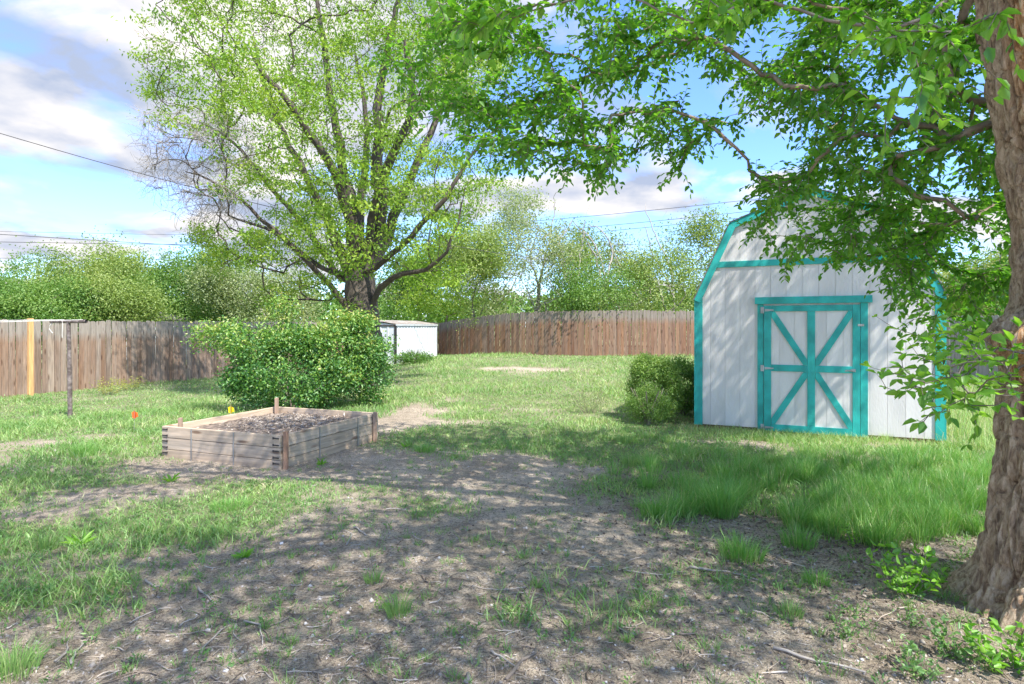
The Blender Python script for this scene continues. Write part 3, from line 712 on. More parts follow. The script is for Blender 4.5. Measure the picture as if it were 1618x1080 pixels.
# ================================================================== clothesline, flags, cables
def build_clothesline():
    x, y = P(111, 655, 10.3)[:2]; zg = float(g(x, y)); c = empty('clothesline_post', (x, y, zg))
    tag(c, 'rusty steel T shaped clothesline post with thin lines running off left', 'clothesline')
    H = 1.56-zg
    MB().tube([(0, 0, -.2), (-.01, 0, H*.55)], .036, 12).tube([(-.01, 0, H*.55), (-.03, 0, H)], .030, 12).build('post', M['rust'], c, smooth=False)
    a = Vector((.39, -.14, 0)); q = Vector((-.03, 0, H+.02))
    m = MB(); L0, L1 = q-a*1.05, q+a*1.05
    m.tube([L0, L1], .030, 12, cap=False); m.tube([L1-a*.02, L0+a*.02], .026, 12, cap=False); m.tube([L0, L0+a*.02], .029, 12)
    m.build('crossbar', M['rust'], c)
    MB().tube([L1-a*.05, L1-a*.045], .0255, 12).build('pipe_hole_shade', M['dark'], c)  # dark disc put in for the shade inside the open pipe
    for t, dz in ((-.95, -.01), (-.25, .0), (.85, .01)):
        s = q+a*t+Vector((0, 0, .03)); e = s+Vector((-9.0, -3.9, -.02)); pts = []
        for k in range(13):
            u = k/12; p = s.lerp(e, u); p.z -= .28*u*(1-u)*(1.4 if t > 0 else .6); pts.append(p)
        MB().tube(pts, .0045, 5).build('line', M['line'], c)
    s = q-a*.95; MB().tube([s+Vector((0, 0, -.02)), s+Vector((-.05, 0, -.07)), s+Vector((-.06, 0, -.13)), s+Vector((-.02, 0, -.18)), s+Vector((.0, 0, -.20))], .006, 6).build('hook', M['line'], c)
    s = q-a*.3; MB().tube([s+Vector((0, -.033, .03)), s+Vector((.01, -.036, -.05)), s+Vector((.0, -.03, -.28))], .005, 5).build('loose_line_end', M['line'], c)
build_clothesline()
def flag(px, py, z, Y, mat, label):
    x, y = P(px, py, Y)[:2]; zg = float(g(x, y)); f = empty('marker_flag', (x, y, zg)); tag(f, label, 'flag', 'utility marker flags')
    h = z-zg
    MB().tube([(0, 0, -.05), (.004, 0, h)], .0022, 5).build('wire', M['steel'], f)
    n = 7; V = []; Fq = []
    for i in range(n):
        t = i/(n-1); xx = -.035+.085*t; w = .016*math.sin(t*6); V += [(xx, w, h-.012-.045*abs(t-.45)), (xx+.006, w+.006, h-.11-.015*math.sin(t*5))]
    V[6] = (V[6][0], V[6][1], h+.02)
    for i in range(n-1): Fq.append((2*i, 2*i+1, 2*i+3, 2*i+2))
    V2 = [(a, b+.0015, c_) for a, b, c_ in V]; nn = len(V)
    Fq2 = [tuple(nn+k for k in q[::-1]) for q in Fq]
    mk_obj('flag', mk_mesh('flag', np.array(V+V2), [np.array(Fq+Fq2)], mat, smooth=True), f)
flag(212, 664, .30, 8.6, M['orange'], 'small orange marker flag in the grass left of the raised bed')
flag(364, 648, .33, 8.9, M['yellow'], 'small yellow marker flag behind the far left side of the raised bed')
def cable(label, A_, B_, sag, r, group='overhead cables'):
    A_, B_ = Vector(A_), Vector(B_); d = B_-A_; m = A_.copy(); pts = []
    for k in range(31):
        u = k/30; p = d*u; p.z -= 4*sag*u*(1-u); pts.append(p)
    o = MB().tube(pts, r, 5).build('overhead_cable', M['wire']); o.location = A_; tag(o, label, 'cable', group)
def pv(px, py, Y): return Vector(P(px, py, Y))
cable('black service cable dropping from upper left towards the locust tree', pv(-500, 52, 13), pv(900, 415, 26), .7, .011)
cable('upper thin cable crossing low in the sky over the left trees', pv(-500, 334, 42), pv(1000, 418, 60), .5, .026)
cable('middle pair member cable low over the left trees', pv(-500, 370, 45), pv(1000, 386, 55), .4, .024)
cable('lowest cable skimming the tops of the left trees', pv(-500, 400, 48), pv(1000, 408, 55), .3, .018)
cable('faint highest cable of the left group in the clouds', pv(-500, 352, 60), pv(1000, 376, 66), .4, .016)
cable('topmost of the three parallel cables in the blue gap left of the white shed', pv(500, 372, 55), pv(1800, 232, 45), .9, .022)
cable('middle one of the three parallel cables in the blue gap left of the white shed', pv(500, 388, 55), pv(1800, 252, 45), .9, .022)
cable('lowest of the three parallel cables in the blue gap left of the white shed', pv(500, 396, 55), pv(1800, 262, 45), .9, .022)
cable('thin far cable just above the treetops left of the white shed, upper one', pv(500, 400, 80), pv(1800, 350, 80), .5, .02)
cable('thin far cable just above the treetops left of the white shed, lower one', pv(500, 410, 80), pv(1800, 366, 80), .5, .02)
# low roof of a neighbouring outbuilding peeping over the left fence
def neighbour():
    b = empty('outbuilding', (-17.2, 29.5, -.2), .3); tag(b, 'low dark roofed outbuilding just showing over the left fence', 'outbuilding')
    MB().box(-1.5, 1.5, -1.2, 1.2, 0, 2.0).build('wall', M['metal_white'], b)
    MB().prism([(-1.7, -1.4, 2.0), (1.7, -1.4, 2.0), (0, -1.4, 2.42)], (0, 2.8, 0)).build('roof', M['shingle'], b)
neighbour()
#VEG

# ================================================================== VEGETATION
def gpos(x, y, dz=0.0):
    return np.stack([x, y, g(x, y)+dz], 1)
SHED_POLY = None
def free_ground(x, y):
    """true where nothing is standing on the ground"""
    u = (x-SL[0])*SU[0]+(y-SL[1])*SU[1]; n = -((x-SL[0])*SN[0]+(y-SL[1])*SN[1])
    ok = ~((u > -.03) & (u < SW+.03) & (n > -.03) & (n < 3.7))
    bx, by = x+2.41, y-6.25; l = 1/math.hypot(1.56, .6); a = (-1.56*bx+.6*by)*l; c = (.6*bx+1.56*by)*l
    ok &= ~((a > -.04) & (a < 1.75) & (c > -.04) & (c < 1.85))
    mx, my = x+4.45, y-23; a = .254*mx+.967*my; c = -.967*mx+.254*my
    ok &= ~((a > -.05) & (a < 4.2) & (c > -.05) & (c < 2.05))
    # the near trunk
    ok &= np.hypot(x-2.87, y-3.0) > .40
    return ok
fx = np.array([p[0] for p in FL]); fy = np.array([p[1] for p in FL])
def inside_yard(x, y):
    xl = np.interp(y, fy, fx); ok = x > xl+.03
    bx = np.array([p[0] for p in FB]); by = np.array([p[1] for p in FB]); ok &= y < np.interp(x, bx, by)-.02
    rx = np.array([14.6, 12.0, 9.75]); ry = np.array([13.4, 19.0, 23.7]); ok &= (y < 13.4) | (x < np.interp(y, ry, rx)-.03)
    return ok
def scatter(n, y0, y1, spread=1.02, p=2.0):
    """ground points, denser towards the near end"""
    t = rng.uniform(0, 1, n)
    if p == 2.0: y = 1/((1-t)/y0+t/y1)
    else: y = y0*(y1/y0)**t
    x = rng.uniform(-spread, spread, n)*(y+.6)
    return x, y
# --- lawn and sparse foreground green
def build_grass():
    x, y = scatter(330000, 2.3, 29, p=1); m = mask(x, y)
    keep = (rng.uniform(0, 1, len(x)) < sst(.22, .72, m)*(.45+.65*sst(3, 7, y))) & inside_yard(x, y) & free_ground(x, y); x, y, m = x[keep], y[keep], m[keep]
    n = len(x); dist = y
    tall = fbm(x*.8, y*.8, seed=91, oct=3)
    h = rng.uniform(.018, .05, n)*(.8+1.4*sst(.35, .75, tall))*(1+.035*dist)
    w = rng.uniform(.003, .006, n)*(1+.13*dist)
    lean = rng.normal(size=(n, 2))*h[:, None]*.75
    dry = fbm(x*2.2, y*2.2, seed=77, oct=3)
    rnd = np.clip(rng.normal(.42, .22, n)+(dry-.5)*1.0+sst(9, 14, y)*.08, 0, 1)
    me = blades_mesh('lawn_grass', gpos(x, y, -.004), h, w, lean, M['grass'], rnd)
    tag(mk_obj('lawn_grass', me), 'short patchy grass and ground cover over the yard', 'grass', kind='stuff')
    # low broad-leaved ground cover
    x, y = scatter(90000, 2.3, 26, p=1); m = mask(x, y); nn = fbm(x*2.5, y*2.5, seed=63, oct=3)
    keep = (rng.uniform(0, 1, len(x)) < sst(.25, .75, m)*sst(.42, .6, nn)) & inside_yard(x, y) & free_ground(x, y); x, y = x[keep], y[keep]; n = len(x)
    d = rand_unit(n); d[:, 2] = np.abs(d[:, 2])*.8+.15
    me = leaves_mesh('ground_cover_weeds', gpos(x, y, 0)+np.stack([np.zeros(n), np.zeros(n), rng.uniform(0, .03, n)*(1+.04*y)], 1), d, rng.uniform(.012, .028, n)*(1+.07*y), rng.uniform(.006, .012, n)*(1+.07*y), M['weed'], rng.uniform(0, 1, n))
    tag(mk_obj('ground_cover_weeds', me), 'low leafy ground cover spreading through the patchy lawn', 'weeds', kind='stuff')
    # sparse sprigs over the bare foreground, in small tufts
    k = 3000; cx, cy = scatter(k, 2.35, 8.5, p=1); mm = mask(cx, cy)+.25*fbm(cx*2, cy*2, seed=8); keep = (rng.uniform(0, 1, k) < .25+mm) & free_ground(cx, cy); cx, cy = cx[keep], cy[keep]; k = len(cx)
    per = rng.integers(6, 22, k); idx = np.repeat(np.arange(k), per); r = rng.uniform(.008, .055, k)[idx]; a = rng.uniform(0, 2*np.pi, len(idx)); q = np.sqrt(rng.uniform(0, 1, len(idx)))
    x = cx[idx]+np.cos(a)*r*q; y = cy[idx]+np.sin(a)*r*q; hh = rng.uniform(.02, .075, k)[idx]*rng.uniform(.5, 1, len(idx))
    lean = np.stack([np.cos(a), np.sin(a)], 1)*hh[:, None]*.6+rng.normal(size=(len(idx), 2))*.008
    me = blades_mesh('grass_sprigs', gpos(x, y, -.004), hh, rng.uniform(.0025, .005, len(idx)), lean, M['grass'], np.clip(rng.normal(.35, .2, len(idx))+rng.normal(0, .12, k)[idx], 0, 1))
    tag(mk_obj('grass_sprigs', me), 'sparse small grass sprigs scattered over the bare foreground earth', 'grass', kind='stuff')
    k = 2400; cx, cy = scatter(k, 2.35, 8, p=1); keep = free_ground(cx, cy) & (rng.uniform(0, 1, k) < .3+mask(cx, cy)); cx, cy = cx[keep], cy[keep]; k = len(cx)
    per = rng.integers(6, 18, k); idx = np.repeat(np.arange(k), per); n = len(idx); a = rng.uniform(0, 2*np.pi, n); sz = rng.uniform(.5, 1.3, k)[idx]
    d = np.stack([np.cos(a), np.sin(a), rng.uniform(.2, 1.2, n)], 1); hh = rng.uniform(0, .035, n)*sz
    ps = gpos(cx[idx]+np.cos(a)*.012*sz, cy[idx]+np.sin(a)*.012*sz); ps[:, 2] += hh
    me = leaves_mesh('seedling_weeds', ps, d, rng.uniform(.012, .028, n)*sz, rng.uniform(.005, .010, n)*sz, M['weed'], np.clip(rng.normal(.5, .25, n), 0, 1))
    tag(mk_obj('seedling_weeds', me), 'tiny broad leaved seedlings dotted over the bare earth', 'weeds', kind='stuff')
build_grass()
# --- tall grass in front of the white shed
def tuft_arrays(cx, cy, r, h, n, spread=.5, w=.0040):
    a = rng.uniform(0, 2*np.pi, n); q = np.sqrt(rng.uniform(0, 1, n))*r; x = cx+np.cos(a)*q; y = cy+np.sin(a)*q
    hh = h*rng.uniform(.55, 1.05, n)*(1-.25*q/r)
    lean = np.stack([np.cos(a), np.sin(a)], 1)*(hh*spread*(.25+.75*q/r)*rng.uniform(.4, 1.3, n))[:, None]+rng.normal(size=(n, 2))*.03*h/.3
    return gpos(x, y, -.005), hh, rng.uniform(w*.7, w*1.3, n), lean
def build_tall_grass():
    parts = []; k = 1050
    px = rng.uniform(960, 1640, k); py = rng.uniform(690, 860, k); X = (px-CX)/F; Y = F*CAMZ/(py-HOR); x, y = X*Y, Y
    # density follows a band running from the shed bush to the near trunk
    lower = np.interp(px, [960, 1040, 1200, 1300, 1500, 1640], [740, 790, 805, 850, 860, 830])
    keep = (py < lower+rng.normal(0, 14, k)) & free_ground(x, y) & (fbm(x*2.2, y*2.2, seed=404, oct=2) > .40+.10*sst(-60, 0, py-lower)) & ((rng.uniform(0, 1, k) < .45+.5*sst(720, 760, py))); x, y, py = x[keep], y[keep], py[keep]
    for a, b, c in zip(x, y, py):
        h = rng.uniform(.14, .30)*(1.1-.4*(c < 725)); parts.append(tuft_arrays(a, b, rng.uniform(.04, .12), h, int(rng.integers(45, 110)), .55))
    cat = [np.concatenate([p[i] for p in parts]) for i in range(4)]; n = len(cat[1])
    me = blades_mesh('tall_grass', *cat, M['grass_lush'], np.clip(rng.normal(.45, .30, n)+.25*sst(7.0, 8.2, cat[0][:, 1]), 0, 1))
    tag(mk_obj('tall_grass', me), 'long lush green grass growing between the white shed and the near trunk', 'tall grass', kind='stuff')
    # dry pale straw under the shed and right of it
    k = 5000; u = rng.uniform(-.2, SW+2.6, k); v = np.abs(rng.normal(0, .35, k))+.05; x = SL[0]+SU[0]*u+SN[0]*v; y = SL[1]+SU[1]*u+SN[1]*v
    me = blades_mesh('dry_grass_edge', gpos(x, y), rng.uniform(.04, .13, k), rng.uniform(.003, .006, k), rng.normal(size=(k, 2))*.05, M['grass_lush'], np.clip(rng.normal(.85, .2, k), 0, 1))
    tag(mk_obj('dry_grass_edge', me), 'pale dry grass along the foot of the white shed', 'grass', kind='stuff')
    k = 14000; x = rng.uniform(5.6, 12, k); y = rng.uniform(6.6, 14, k); keep = free_ground(x, y) & inside_yard(x, y); x, y = x[keep], y[keep]; k = len(x)
    me = blades_mesh('meadow_grass', gpos(x, y), rng.uniform(.12, .38, k), rng.uniform(.005, .010, k), rng.normal(size=(k, 2))*.10, M['grass'], np.clip(rng.normal(.7, .25, k), 0, 1))
    tag(mk_obj('meadow_grass', me), 'tall pale meadow grass to the right of the white shed', 'grass', kind='stuff')
build_tall_grass()
TUFTS = [(1140, 812, .12, .42, 420, 'lush', 'tallest bright green grass clump standing alone at the left end of the tall grass'),
 (1078, 812, .10, .24, 300, 'lush', 'round low green grass clump just left of the tallest clump'),
 (1032, 815, .09, .24, 260, 'lush', 'leftmost of the lush grass clumps, beside the bare path'),
 (1022, 768, .08, .18, 180, 'lush', 'small grass clump behind the leftmost lush clump'),
 (1172, 882, .13, .20, 380, 'lush', 'spreading grass clump on the bare earth in front of the tall grass'),
 (1262, 862, .11, .20, 260, 'lush', 'loose grass clump at the dark edge in front of the tall grass'),
 (1300, 838, .10, .26, 260, 'lush', 'dense blue green clump on the front edge of the tall grass'),
 (1390, 860, .12, .24, 300, 'lush', 'wide grass clump on the front edge nearest the trunk'),
 (1290, 925, .07, .13, 140, 'lush', 'small thin tuft on the litter left of the leafy sapling'),
 (1245, 975, .07, .10, 150, 'grass', 'yellowish flattened tuft on the earth below the sapling'),
 (630, 968, .06, .16, 130, 'grass', 'upright tuft alone in the middle of the bare foreground'),
 (590, 918, .05, .10, 90, 'grass', 'small tuft behind the upright foreground tuft'),
 (133, 722, .13, .24, 320, 'lush', 'dark green arching grass tuft left of the raised bed'),
 (20, 1062, .09, .20, 170, 'grass', 'pale grass tuft at the bottom left corner'),
 (70, 866, .08, .14, 150, 'grass', 'pale tuft in the grass at the left edge'),
 (672, 712, .12, .14, 260, 'lush', 'dark tuft in the grass right of the raised bed'),
 (648, 700, .04, .16, 40, 'lush', 'thin upright tuft right of the raised bed'),
 (998, 735, .10, .22, 160, 'grass', 'straw tipped tuft in front of the shed bushes'),
 (985, 700, .09, .22, 140, 'grass', 'pale tuft beside the foot of the shed bushes'),
 (340, 838, .12, .07, 260, 'grass', 'low pale green mat of grass in front of the raised bed'),
 (365, 800, .16, .09, 480, 'lush', 'low dark green mat of grass in front of the raised bed')]
for px, py, r, h, n, mt, lab in TUFTS:
    x, y = W(px, py); ps, hh, w, lean = tuft_arrays(x, y, r, h, n, .6)
    ps = ps-np.array([x, y, float(g(x, y))]); me = blades_mesh('blades', ps, hh, w, lean, M['grass_lush' if mt == 'lush' else 'grass'], np.clip(rng.normal(.42, .25, n), 0, 1))
    o = mk_obj('grass_clump', me, loc=(x, y, float(g(x, y)))); tag(o, lab, 'grass clump', 'separate grass clumps')

# --- litter, pebbles, sticks
def build_litter():
    k = 60000; x, y = scatter(k, 2.3, 8.5, p=1); dn = fbm(x*1.2, y*1.2, seed=31, oct=3)
    bias = np.exp(-((x+1.2)**2/2.2+(y-3.2)**2/2.0))+.9*np.exp(-((x-2.4)**2/1.2+(y-4.4)**2/2.0))
    keep = (rng.uniform(0, 1, k) < (.10+.75*bias)*(.3+1.4*sst(.35, .65, dn))*(1.15-mask(x, y))) & free_ground(x, y); x, y = x[keep], y[keep]; n = len(x)
    a = rng.uniform(0, 2*np.pi, n); d = np.stack([np.cos(a), np.sin(a), rng.normal(0, .12, n)], 1)
    me = leaves_mesh('twig_litter', gpos(x, y, .004), d, rng.uniform(.012, .075, n)*rng.uniform(.5, 1.2, n), rng.uniform(.0025, .006, n), M['litter'], rng.uniform(0, 1, n), nrm=np.array([[0, 0, 1.]])+np.zeros((n, 3)), fold=-.5)
    tag(mk_obj('twig_litter', me), 'fine broken twigs and bark bits littering the foreground earth', 'litter', kind='stuff')
    k = 22000; x, y = scatter(k, 2.3, 9, p=1); keep = (rng.uniform(0, 1, k) < .75-mask(x, y)) & free_ground(x, y); x, y = x[keep], y[keep]; n = len(x)
    r = rng.gamma(2.0, .0022, n)+.0025; c = gpos(x, y, 0)
    off = np.array([[1, 0, 0], [0, 1, 0], [-1, 0, 0], [0, -1, 0], [0, 0, .75], [0, 0, -.5]]); jit = rng.uniform(.7, 1.3, (n, 6, 1)); V = (c[:, None]+off[None]*r[:, None, None]*jit).reshape(-1, 3); b = np.arange(n)[:, None, None]*6
    T = np.array([[0, 1, 4], [1, 2, 4], [2, 3, 4], [3, 0, 4], [1, 0, 5], [2, 1, 5], [3, 2, 5], [0, 3, 5]]); Fa = (b+T[None]).reshape(-1, 3)
    me = mk_mesh('pebbles', V, [Fa], M['pebble'], fattr={'rnd': np.repeat(np.clip(rng.normal(.5, .25, n), 0, 1), 8)})
    tag(mk_obj('pebbles', me), 'small pale pebbles scattered over the bare earth', 'pebbles', kind='stuff')
    # longer bent twigs
    k = 2600; x, y = scatter(k, 2.3, 7.5, p=1); bias = np.exp(-((x+1.0)**2/2.6+(y-3.2)**2/1.8))+.9*np.exp(-((x-2.2)**2/1.4+(y-4.4)**2/2.2))+.12
    keep = (rng.uniform(0, 1, k) < bias) & free_ground(x, y); x, y = x[keep], y[keep]; n = len(x); a = rng.uniform(0, 2*np.pi, n); L_ = rng.gamma(2.2, .035, n)+.03; bend = rng.normal(0, .5, n); r = rng.uniform(.0016, .0038, n)
    V = np.zeros((n, 5, 3, 3)); px_, py_ = x.copy(), y.copy()
    for j in range(5):
        aa = a+bend*(j-2)*.5+rng.normal(0, .12, n); px_ = px_+np.cos(aa)*L_/4; py_ = py_+np.sin(aa)*L_/4; zz = g(px_, py_)+.005+rng.uniform(0, .006, n)
        sx_, sy_ = -np.sin(aa), np.cos(aa); rr = r*(1.1-.16*j)
        V[:, j, 0] = np.stack([px_+sx_*rr, py_+sy_*rr, zz], 1); V[:, j, 1] = np.stack([px_-sx_*rr, py_-sy_*rr, zz], 1); V[:, j, 2] = np.stack([px_, py_, zz+rr*1.6], 1)
    b = np.arange(n)[:, None]*15; Fs = []
    for j in range(4):
        for q in range(3):
            q2 = (q+1) % 3; Fs.append(b+np.array([[j*3+q, j*3+q2, j*3+3+q2, j*3+3+q]]))
    Fq = np.stack(Fs, 1).reshape(-1, 4)
    me = mk_mesh('fallen_twigs', V.reshape(-1, 3), [Fq], M['litter'], fattr={'rnd': np.repeat(np.clip(rng.normal(.62, .25, n), 0, 1), 12)})
    tag(mk_obj('fallen_twigs', me), 'many thin bent twigs strewn over the bare foreground earth', 'twigs', kind='stuff')
    # brown fallen bits under the elm
    k = 7000; x = rng.normal(2.2, 1.0, k); y = rng.normal(4.3, 1.2, k); keep = free_ground(x, y) & (y > 2.2); x, y = x[keep], y[keep]; n = len(x); d = rand_unit(n); d[:, 2] *= .25
    me = leaves_mesh('dry_leaf_litter', gpos(x, y, .005), d, rng.uniform(.015, .04, n), rng.uniform(.008, .018, n), M['litter'], np.clip(rng.normal(.35, .25, n), 0, 1), fold=.3)
    tag(mk_obj('dry_leaf_litter', me), 'brown dry leaves and bark flakes on the ground under the near trunk', 'litter', kind='stuff')
build_litter()
def stick(pts, r, mat, label, zoff=.01):
    w = [W(*p) for p in pts]; c = w[0]; out = []
    for i in range(len(w)-1):
        for t in (0, .33, .66):
            x = w[i][0]*(1-t)+w[i+1][0]*t+random.uniform(-.006, .006); y = w[i][1]*(1-t)+w[i+1][1]*t+random.uniform(-.006, .006)
            out.append((x, y, float(g(x, y))+zoff+random.uniform(0, .006)))
    out.append((w[-1][0], w[-1][1], float(g(*w[-1]))+zoff)); o0 = Vector(out[0]); n = len(out)
    o = MB().tube([Vector(p)-o0 for p in out], [r*(1.1-.6*i/(n-1)) for i in range(n)], 6).build('fallen_stick', mat, smooth=True); o.location = o0; tag(o, label, 'stick', 'sticks fallen on the bare earth')
D_, G_ = M['dead'], M['twig']
for a in [([(1222, 1034), (1290, 1055), (1368, 1073)], .0075, D_, 'long pale stick lying at the bottom right of the bare earth'),
 ([(1090, 902), (1150, 908), (1205, 925)], .006, D_, 'thin pale stick on the earth left of the spreading clump'),
 ([(1125, 905), (1090, 900), (1085, 903)], .004, D_, 'short pale twig end beside the thin pale stick'),
 ([(962, 772), (985, 784), (1004, 790)], .009, G_, 'dark knobbly stick beside the leftmost lush clump'),
 ([(655, 818), (660, 803), (672, 792), (690, 790)], .006, G_, 'crooked stick in the sparse grass right of the raised bed'),
 ([(800, 1075), (826, 1045), (845, 1032), (848, 1022)], .008, G_, 'dark forked stick near the bottom centre of the ground'),
 ([(775, 1030), (800, 1045), (818, 1058)], .005, D_, 'pale stick crossing the dark forked stick near the bottom centre'),
 ([(775, 940), (800, 952), (818, 963)], .006, G_, 'brown twig in the middle of the bare foreground'),
 ([(113, 1050), (118, 1030), (140, 1008)], .006, D_, 'curved pale twig at the lower left in the litter'),
 ([(85, 1045), (105, 1030), (107, 1012)], .006, D_, 'short curved twig at the lower left beside the paler one'),
 ([(318, 1033), (335, 1008), (360, 988)], .005, D_, 'straight pale twig in the litter left of the bottom centre'),
 ([(312, 930), (328, 945), (342, 955)], .006, D_, 'short pale twig in the dappled left foreground'),
 ([(230, 920), (242, 928), (254, 931)], .007, D_, 'broken pale twig with bright side in the left foreground'),
 ([(470, 905), (485, 902), (496, 893)], .007, G_, 'brown stick on the earth in front of the grass mats'),
 ([(385, 980), (410, 990), (415, 1020)], .005, D_, 'bent thin twig left of the bottom centre'),
 ([(548, 864), (556, 848), (542, 840)], .005, D_, 'thin curled twig below the right corner of the raised bed'),
 ([(560, 836), (572, 845), (580, 849)], .007, D_, 'whitish chip of wood below the raised bed'),
 ([(985, 905), (1050, 914), (1080, 908)], .004, D_, 'very thin pale root on the bare earth at centre right'),
 ([(1060, 1005), (1090, 1010), (1118, 1012)], .005, G_, 'twig lying flat on the lower right earth'),
 ([(737, 1080), (741, 1068), (738, 1066)], .012, D_, 'stubby pale wood end at the very bottom of the ground')]: stick(*a)
def stone(px, py, r, lab, c='white'):
    import bmesh
    x, y = W(px, py); bm = bmesh.new(); bmesh.ops.create_icosphere(bm, subdivisions=2, radius=r)
    for v in bm.verts: v.co *= 1+.25*(vnoise(v.co.x/r*1.5+px, v.co.y/r*1.5, v.co.z/r*1.5).item()-.5)*2; v.co.z *= .6
    me = bpy.data.meshes.new('stone'); bm.to_mesh(me); bm.free(); me.materials.append(M['stone_'+c]); me.polygons.foreach_set('use_smooth', [True]*len(me.polygons))
    o = mk_obj('stone', me, loc=(x, y, float(g(x, y))+r*.25)); tag(o, lab, 'stone', 'small stones on the bare earth')
M['stone_white'] = simple_mat('pale_stone', (.55, .54, .54), .8, var=.2, scale=30, bump=.3)
M['stone_dark'] = simple_mat('dark_stone', (.10, .095, .09), .8, var=.3, scale=30, bump=.3)
for a in [(328, 993, .014, 'white stone in the left foreground litter'), (1115, 925, .012, 'black lump on the bare earth at right', 'dark'), (1350, 892, .013, 'pale stone in the litter in front of the tall grass'),
          (1362, 1050, .010, 'white pebble on the earth at the bottom right'), (1540, 1019, .011, 'white chip on the earth at the foot of the near trunk'), (445, 858, .014, 'grey stone in the weeds below the raised bed'),
          (1086, 984, .014, 'dark stone with a pale edge at lower right', 'dark'), (750, 1001, .011, 'dark stone low in the centre foreground', 'dark'), (730, 1004, .009, 'pale stone beside the dark one low in the centre foreground'), (357, 1058, .011, 'pale stone near the bottom left edge of the litter')]: stone(*a)

# --- small plants
def leafy_plant(px, py, h, r, stems, lpn, lsize, mat, label, cat='plant', Y=None, stemmat='twig', up=.6, w=.5, name='leafy_plant', rmean=.5, base=None):
    if base is not None: x, y = base
    else: x, y = W(px, py) if Y is None else tuple(P(px, py, Y)[:2])
    zg = float(g(x, y)); e = empty(name, (x, y, zg)); tag(e, label, cat)
    t = Tree(); root = t.add((0, 0, -.03), -1, 0); LP = []; LD = []
    for s in range(stems):
        a = rng.uniform(0, 2*np.pi); rr = r*math.sqrt(rng.uniform(.05, 1)); hh = h*rng.uniform(.6, 1.0)*(1-.3*(rr/r)**2); tip = np.array([math.cos(a)*rr, math.sin(a)*rr, hh]); b = np.array([math.cos(a)*rr*.15, math.sin(a)*rr*.15, -.02])
        idx = t.add(b, root); k = max(4, int(hh/.05))
        for j in range(1, k+1):
            u = j/k; p = b*(1-u)+tip*u+np.array([math.cos(a), math.sin(a), 0])*rr*.25*math.sin(u*3.1)*.5+rng.normal(size=3)*.006; idx = t.add(p, idx)
            if u > .2:
                for q in range(lpn):
                    LP.append(p+rng.normal(size=3)*.01); dd = rng.normal(size=3); dd[2] = abs(dd[2])*.4+up*rng.uniform(-.2, 1); LD.append(dd)
    t.radii(tip=.0018); part_tubes(t, 'stem', M[stemmat], e)
    n = len(LP); me = leaves_mesh('foliage', np.array(LP), np.array(LD), lsize*rng.uniform(.55, 1.15, n), lsize*w*rng.uniform(.8, 1.1, n), M[mat], np.clip(rng.normal(rmean, .25, n), 0, 1), big=lsize > .03)
    o = mk_obj('foliage', me, e); o['kind'] = 'stuff'; return e
leafy_plant(1432, 950, .30, .17, 16, 3, .055, 'leaf_bright', 'bright green leafy elm sapling at the foot of the near trunk', 'sapling', name='sapling')
leafy_plant(1600, 1075, .20, .16, 12, 3, .05, 'leaf_bright', 'bright green broad leaved weed in the bottom right corner', 'weed', name='broad_leaved_weed')
leafy_plant(1505, 1050, .16, .10, 8, 4, .035, 'weed', 'grey green weed in the earth below the near trunk roots', 'weed', name='feathery_weed')
leafy_plant(1335, 1010, .11, .10, 9, 4, .022, 'weed', 'feathery grey green weed at the lower right of the bare earth', 'weed', name='feathery_weed')
leafy_plant(1345, 975, .09, .10, 9, 4, .02, 'weed', 'feathery weed just behind another on the lower right earth', 'weed', name='feathery_weed')
leafy_plant(1440, 1070, .13, .12, 10, 4, .03, 'weed', 'feathery weed at the bottom edge near the right corner', 'weed', name='feathery_weed')
leafy_plant(1432, 1000, .09, .09, 8, 4, .022, 'weed', 'small weed on the earth left of the trunk roots', 'weed', name='feathery_weed')
leafy_plant(1350, 865, .16, .08, 6, 3, .03, 'leaf_bright', 'small yellow green seedling in the litter before the tall grass', 'seedling', name='seedling')
leafy_plant(600, 958, .06, .04, 5, 3, .02, 'leaf_bright', 'tiny green weed in the middle of the bare earth', 'weed', name='broad_leaved_weed')
leafy_plant(172, 615, .42, .38, 34, 3, .055, 'leaf_yellow', 'yellowish bushy seedling at the fence foot, the left one of two', 'shrub', Y=14.6, name='yellow_shrub', w=.25)
leafy_plant(205, 612, .40, .36, 30, 3, .055, 'leaf_yellow', 'yellowish bushy seedling at the fence foot, the right one of two', 'shrub', Y=15.6, name='yellow_shrub', w=.25)
leafy_plant(930, 652, .55, .36, 30, 3, .04, 'leaf_grey', 'thin grey green wispy shrub standing in the lawn left of the shed bushes', 'shrub', name='wispy_shrub', w=.3)
def rosette(px, py, n, L, label):
    x, y = W(px, py); zg = float(g(x, y)); a = np.arange(n)*2*np.pi/n+rng.uniform(-.3, .3, n); d = np.stack([np.cos(a), np.sin(a), rng.uniform(.35, 1.1, n)], 1)
    me = leaves_mesh('rosette_weed', np.zeros((n, 3)), d, L*rng.uniform(.7, 1.1, n), L*.24, M['leaf_bright'], rng.uniform(.2, 1, n), big=True); tag(mk_obj('rosette_weed', me, loc=(x, y, zg)), label, 'weed', 'broad leaved rosette weeds')
rosette(127, 860, 9, .13, 'dandelion like rosette weed in the dappled left foreground'); rosette(385, 878, 14, .09, 'flat bright rosette weed in front of the grass mats')
rosette(270, 762, 9, .12, 'rosette weed on the earth below the raised bed front board'); rosette(508, 735, 10, .10, 'rosette weed at the foot of the bed right side'); rosette(640, 705, 8, .1, 'small rosette weed in the grass right of the bed')

